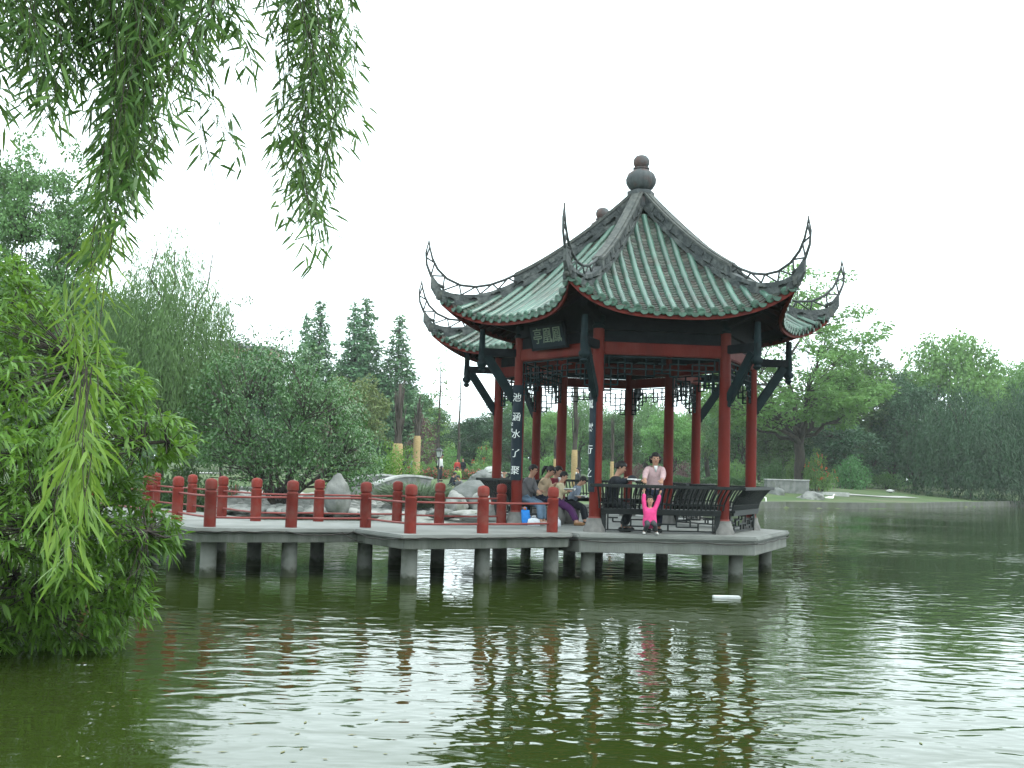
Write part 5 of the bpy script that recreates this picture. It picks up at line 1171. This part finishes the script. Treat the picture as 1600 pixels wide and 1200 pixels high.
def wp(u,v,Y): return at_y(u,v,Y)
# woman in the pink jacket, holding the child's hands over the rail
x=px_x(1020,23.35); b1=Vector((px_x(1007,22.14),22.14,FL+.80)); b2=Vector((px_x(1032,22.14),22.14,FL+.80))
wm=person((x,23.05,FL),270,1.60,'woman in a pink jacket behind the bench holding up the hands of a small child','cloth_pink','cloth_navy','shoe_black',lean=8,hpitch=6,arms=[b2+Vector((.02,.06,.09)),b1+Vector((-.02,.06,.09))],hair='bob',coat=.06,collar='cloth_white',topw=.98,arm_pole=(.7,-.4,-.4))
# small child hanging from her hands, outside the bench
x=px_x(1017,22.05); ch=person((x,22.10,FL),270,.95,'small child in a bright pink coat with both arms raised on the platform edge','cloth_magenta','cloth_darkgrey','shoe_white',pel=.25,arms=[b2,b1],feet=[(x+.12,22.02,FL+.05),(x-.11,22.03,FL+.05)],hpitch=-8,coat=.15,topw=1.25,hk=1.3,arm_pole=(1,.0,-.3),hair='short')
# man in the dark jacket leaning on the rail
x=px_x(955,22.85); mn=person((x,22.95,FL),-12,1.72,'man in a dark jacket sitting sideways on the front bench, arms on the rail','cloth_black','cloth_black','shoe_black',pel=.62,lean=14,hpitch=16,arms=[(px_x(979,22.5),22.6,FL+1.05),(px_x(984,22.4),22.38,FL+1.04)],feet=[(px_x(978,23.0),23.15,FL+.08),(px_x(974,22.75),22.86,FL+.08)],topw=1.12)
cp=empty('cap',(px_x(988,22.35),22.36,FL+1.0)); tag(cp,'black and white cap held on the rail by the man in the dark jacket','cap')
mb=MB(); mb.lathe([(.09,0),(.095,.03),(.085,.07),(.05,.10),(.005,.112)],16,(0,0,.02)); mb.build('crown','cloth_black',cp,smooth=True)
mb=MB(); V=[]; n=10
for zz in(.025,.04):
    for i in range(n+1): a=-PI/2+PI*i/n; V.append((.085*math.cos(a)+.02+.07*math.cos(a),.085*math.sin(a),zz+.02*math.cos(a)))
mb.add(V,[tuple(range(n+1))[::-1],tuple(range(n+1,2*n+2))]+[(i,i+1,n+2+i,n+1+i) for i in range(n)]+[(n,0,n+1,2*n+1)]); mb.lathe([(.097,.02),(.10,.03),(.097,.045)],16,(0,0,.02)); mb.build('brim','cloth_white',cp)
# readers and sitters inside
def sit(px,Y,face,h,label,top,legs,shoes,knee_px,kY,foot_px,fY,pel=.56,**k):
    x=px_x(px,Y); f=Vector((px_x(foot_px,fY),fY,FL+.06)); sd=Vector((-math.sin(rad(face)),math.cos(rad(face)),0))*.09*h/1.6
    return person((x,Y,FL),face,h,label,top,legs,shoes,pel=pel,feet=[f+sd,f-sd],**k)
FI=-23.6   # facing across the pavilion from the left bench
p3=sit(823,25.15,FI,1.60,'person in grey top and blue jeans seated beside the couplet column, face hidden by it','cloth_grey','cloth_denim','shoe_white',850,25,849,24.86,lean=12,hpitch=8,arms=[(px_x(842,24.9),24.85,FL+.72),(px_x(845,25.1),25.1,FL+.72)])
p4=sit(846,26.0,FI,1.62,'woman with a ponytail in a beige top bent over her reading on the left bench','cloth_beige','cloth_navy','shoe_black',870,26,872,25.85,lean=16,hpitch=22,hair='pony',arms=[(px_x(868,25.7),25.75,FL+.86),(px_x(869,26.0),26.05,FL+.86)])
p9=sit(863,26.75,FI,1.58,'person in a maroon jacket mostly hidden behind the inner red column','cloth_maroon','cloth_black','shoe_black',885,26.6,886,26.5,lean=10,hpitch=15,collar='cloth_white',hair='bob')
p5=sit(872,25.2,-14,1.40,'girl in a cream top and purple trousers sitting on a stone stool in the entrance','cloth_cream','cloth_purple','shoe_brown',893,25.05,903,25.0,pel=.52,lean=10,hpitch=18,arms=[(px_x(889,24.95),24.98,FL+.74),(px_x(890,25.2),25.25,FL+.76)])
p6=sit(893,25.85,-20,1.36,'child in black trousers and grey blue sleeves bent over a book','cloth_steel','cloth_black','shoe_black',912,25.7,917,25.6,pel=.50,lean=26,hpitch=24,arms=[(px_x(905,25.6),25.62,FL+.62),(px_x(906,25.8),25.86,FL+.62)])
cmat('page_white',(.60,.61,.60)); cmat('bag_blue',(.02,.21,.62),.45); cmat('bag_white',(.62,.66,.70),.4); cmat('fruit_orange',(.62,.22,.03),.4)
def book(px,Y,z,rz,label):
    e=empty('book',(px_x(px,Y),Y,z),rz); tag(e,label,'book')
    for sg in(-1,1): MB().box((0,sg*.085,.015),(.22,.17,.012),ax=[(1,0,0),(0,.97,.24*sg),(0,-.24*sg,.97)]).build('page','page_white',e)
    return e
book(909,25.7,FL+.60,-.3,'open book on the lap of the child in grey blue sleeves'); book(891,25.08,FL+.76,-.2,'open book in the hands of the girl in the cream top')
def stool(px,Y,label):
    x=px_x(px,Y); o=MB().lathe([(.15,0),(.19,.06),(.205,.2),(.19,.36),(.15,.44),(.14,.45)],18,(0,0,0)).build('stone_stool','plinth_stone',smooth=True,auto=45); o.location=(x,Y,FL); tag(o,label,'stool')
stool(871,25.22,'round stone drum stool under the girl in purple trousers'); stool(893,25.88,'round stone drum stool under the child with the grey blue sleeves')
# bags by the jeans
def cloth_bag(name,px,Y,w,d,h,mt,label,rz=0,tilt=0,pinch=.5,handle=True):
    e=empty(name,(px_x(px,Y),Y,FL),rz); tag(e,label,'bag'); mb=MB(); V=[];Fs=[]; n=14; rn=random.Random(px); lv=[(1,0),(1.04,.12),(1.0,.5),(.9,.8),(pinch,1.0)]
    for k,t in lv:
        for i in range(n):
            a=2*PI*i/n; c,s_=math.cos(a),math.sin(a); q=(abs(c)**4+abs(s_)**4)**-.25; V.append((c*q*w/2*k*(1+rn.uniform(-.05,.05))+tilt*t*h,s_*q*d/2*(k if t<.9 else .35)*(1+rn.uniform(-.06,.06)),h*t*(1+rn.uniform(-.03,.03)*(t>.9))))
    for j in range(len(lv)-1):
        for i in range(n): Fs.append((j*n+i,j*n+(i+1)%n,(j+1)*n+(i+1)%n,(j+1)*n+i))
    Fs+=[tuple(range(n))[::-1],tuple((len(lv)-1)*n+i for i in range(n))]; mb.add(V,Fs).build('bag_body',mt,e,smooth=True)
    if handle:
        for s_ in(-1,1): MB().tube([(tilt*h-w*.2,s_*d*.12,h*.97),(tilt*h-w*.12,s_*d*.15,h*1.18),(tilt*h+w*.12,s_*d*.15,h*1.18),(tilt*h+w*.2,s_*d*.12,h*.97)],.008,6).build('handle',mt,e,smooth=True)
    return e
cloth_bag('shopping_bag',825,24.55,.20,.13,.32,'bag_blue','bright blue bag standing on the floor beside the jeans',0,-.12,.9); cloth_bag('plastic_bag',836,24.35,.26,.18,.17,'bag_white','crumpled white plastic bag in front of the blue bag',0,0,.2); cloth_bag('plastic_bag',873,24.3,.14,.12,.16,'bag_white','small white plastic bag behind the last red bridge post',0,0,.4)
o=MB().lathe([(.004,-.04),(.028,-.03),(.042,0),(.03,.028),(.006,.036)],12,(0,0,0)).build('orange','fruit_orange',smooth=True); o.location=(px_x(823,24.6)-.02,24.56,FL+.355); tag(o,'orange fruit on top of the bright blue bag','fruit')
# people on the lawn behind
def lawn(px,Y,face,h,label,top,legs,**k):
    x=px_x(px,Y); return person((x,Y,gz(x,Y)),face,h,label,top,legs,'shoe_black',detail=False,**k)
lawn(686,70,-20,1.70,'man in a white shirt and dark trousers standing by the garden lamp','cloth_white','cloth_black',lean=10,hpitch=20)
def squat(px,Y,face,h,label,top,legs,**k):
    x=px_x(px,Y); z=gz(x,Y); c,s_=math.cos(rad(face)),math.sin(rad(face)); f=Vector((x+c*.42*h*.6,Y+s_*.42*h*.6,z+.05)); sd=Vector((-s_,c,0))*.10
    return person((x,Y,z),face,h,label,top,legs,'shoe_black',pel=.20*h,feet=[f+sd,f-sd],lean=22,hpitch=10,detail=False,**k)
squat(704,64,-10,1.6,'person in dark clothes sitting on the grass, left of the picnic group','cloth_black','cloth_navy'); squat(713,55,200,1.15,'child in a peach top sitting nearest the large rounded boulder','cloth_peach','cloth_darkgrey'); squat(721,62,230,1.6,'person in grey sitting on the grass right of the dark sitter','cloth_grey','cloth_black'); squat(716,72,260,1.5,'person in a light green top sitting behind the picnic group','cloth_green','cloth_darkgrey'); squat(724,58,180,1.2,'child in dark grey crouching right of the child in the peach top','cloth_darkgrey','cloth_maroon')
lawn(714,92,270,1.6,'person in a red top standing by the azalea bed','cloth_red','cloth_black'); lawn(723,92,250,1.66,'person in dark clothes standing beside the one in red','cloth_black','cloth_black')
lawn(629,80,200,1.66,'person in dark clothes behind the thick straw wrapped trunk','cloth_black','cloth_black'); lawn(643,92,20,1.62,'person in a grey top beside the thinner straw wrapped trunk','cloth_steel','cloth_darkgrey')
x=px_x(788,58); z=gz(x,58); lawn(788,58,270,1.62,'person in a black waistcoat raising both hands to the head, left of the couplet board','cloth_black','cloth_black',arms=[(x+.10,57.9,z+1.52),(x-.10,57.9,z+1.52)],arm_pole=(1,.2,-.2)); lawn(903,66,205,1.68,'man in a dark open jacket over a white shirt standing beyond the pavilion','cloth_darkgrey','cloth_darkgrey',collar='cloth_white')
lawn(1287,100,180,1.5,'person in red standing beside the orange flowering shrub','cloth_red','cloth_black')
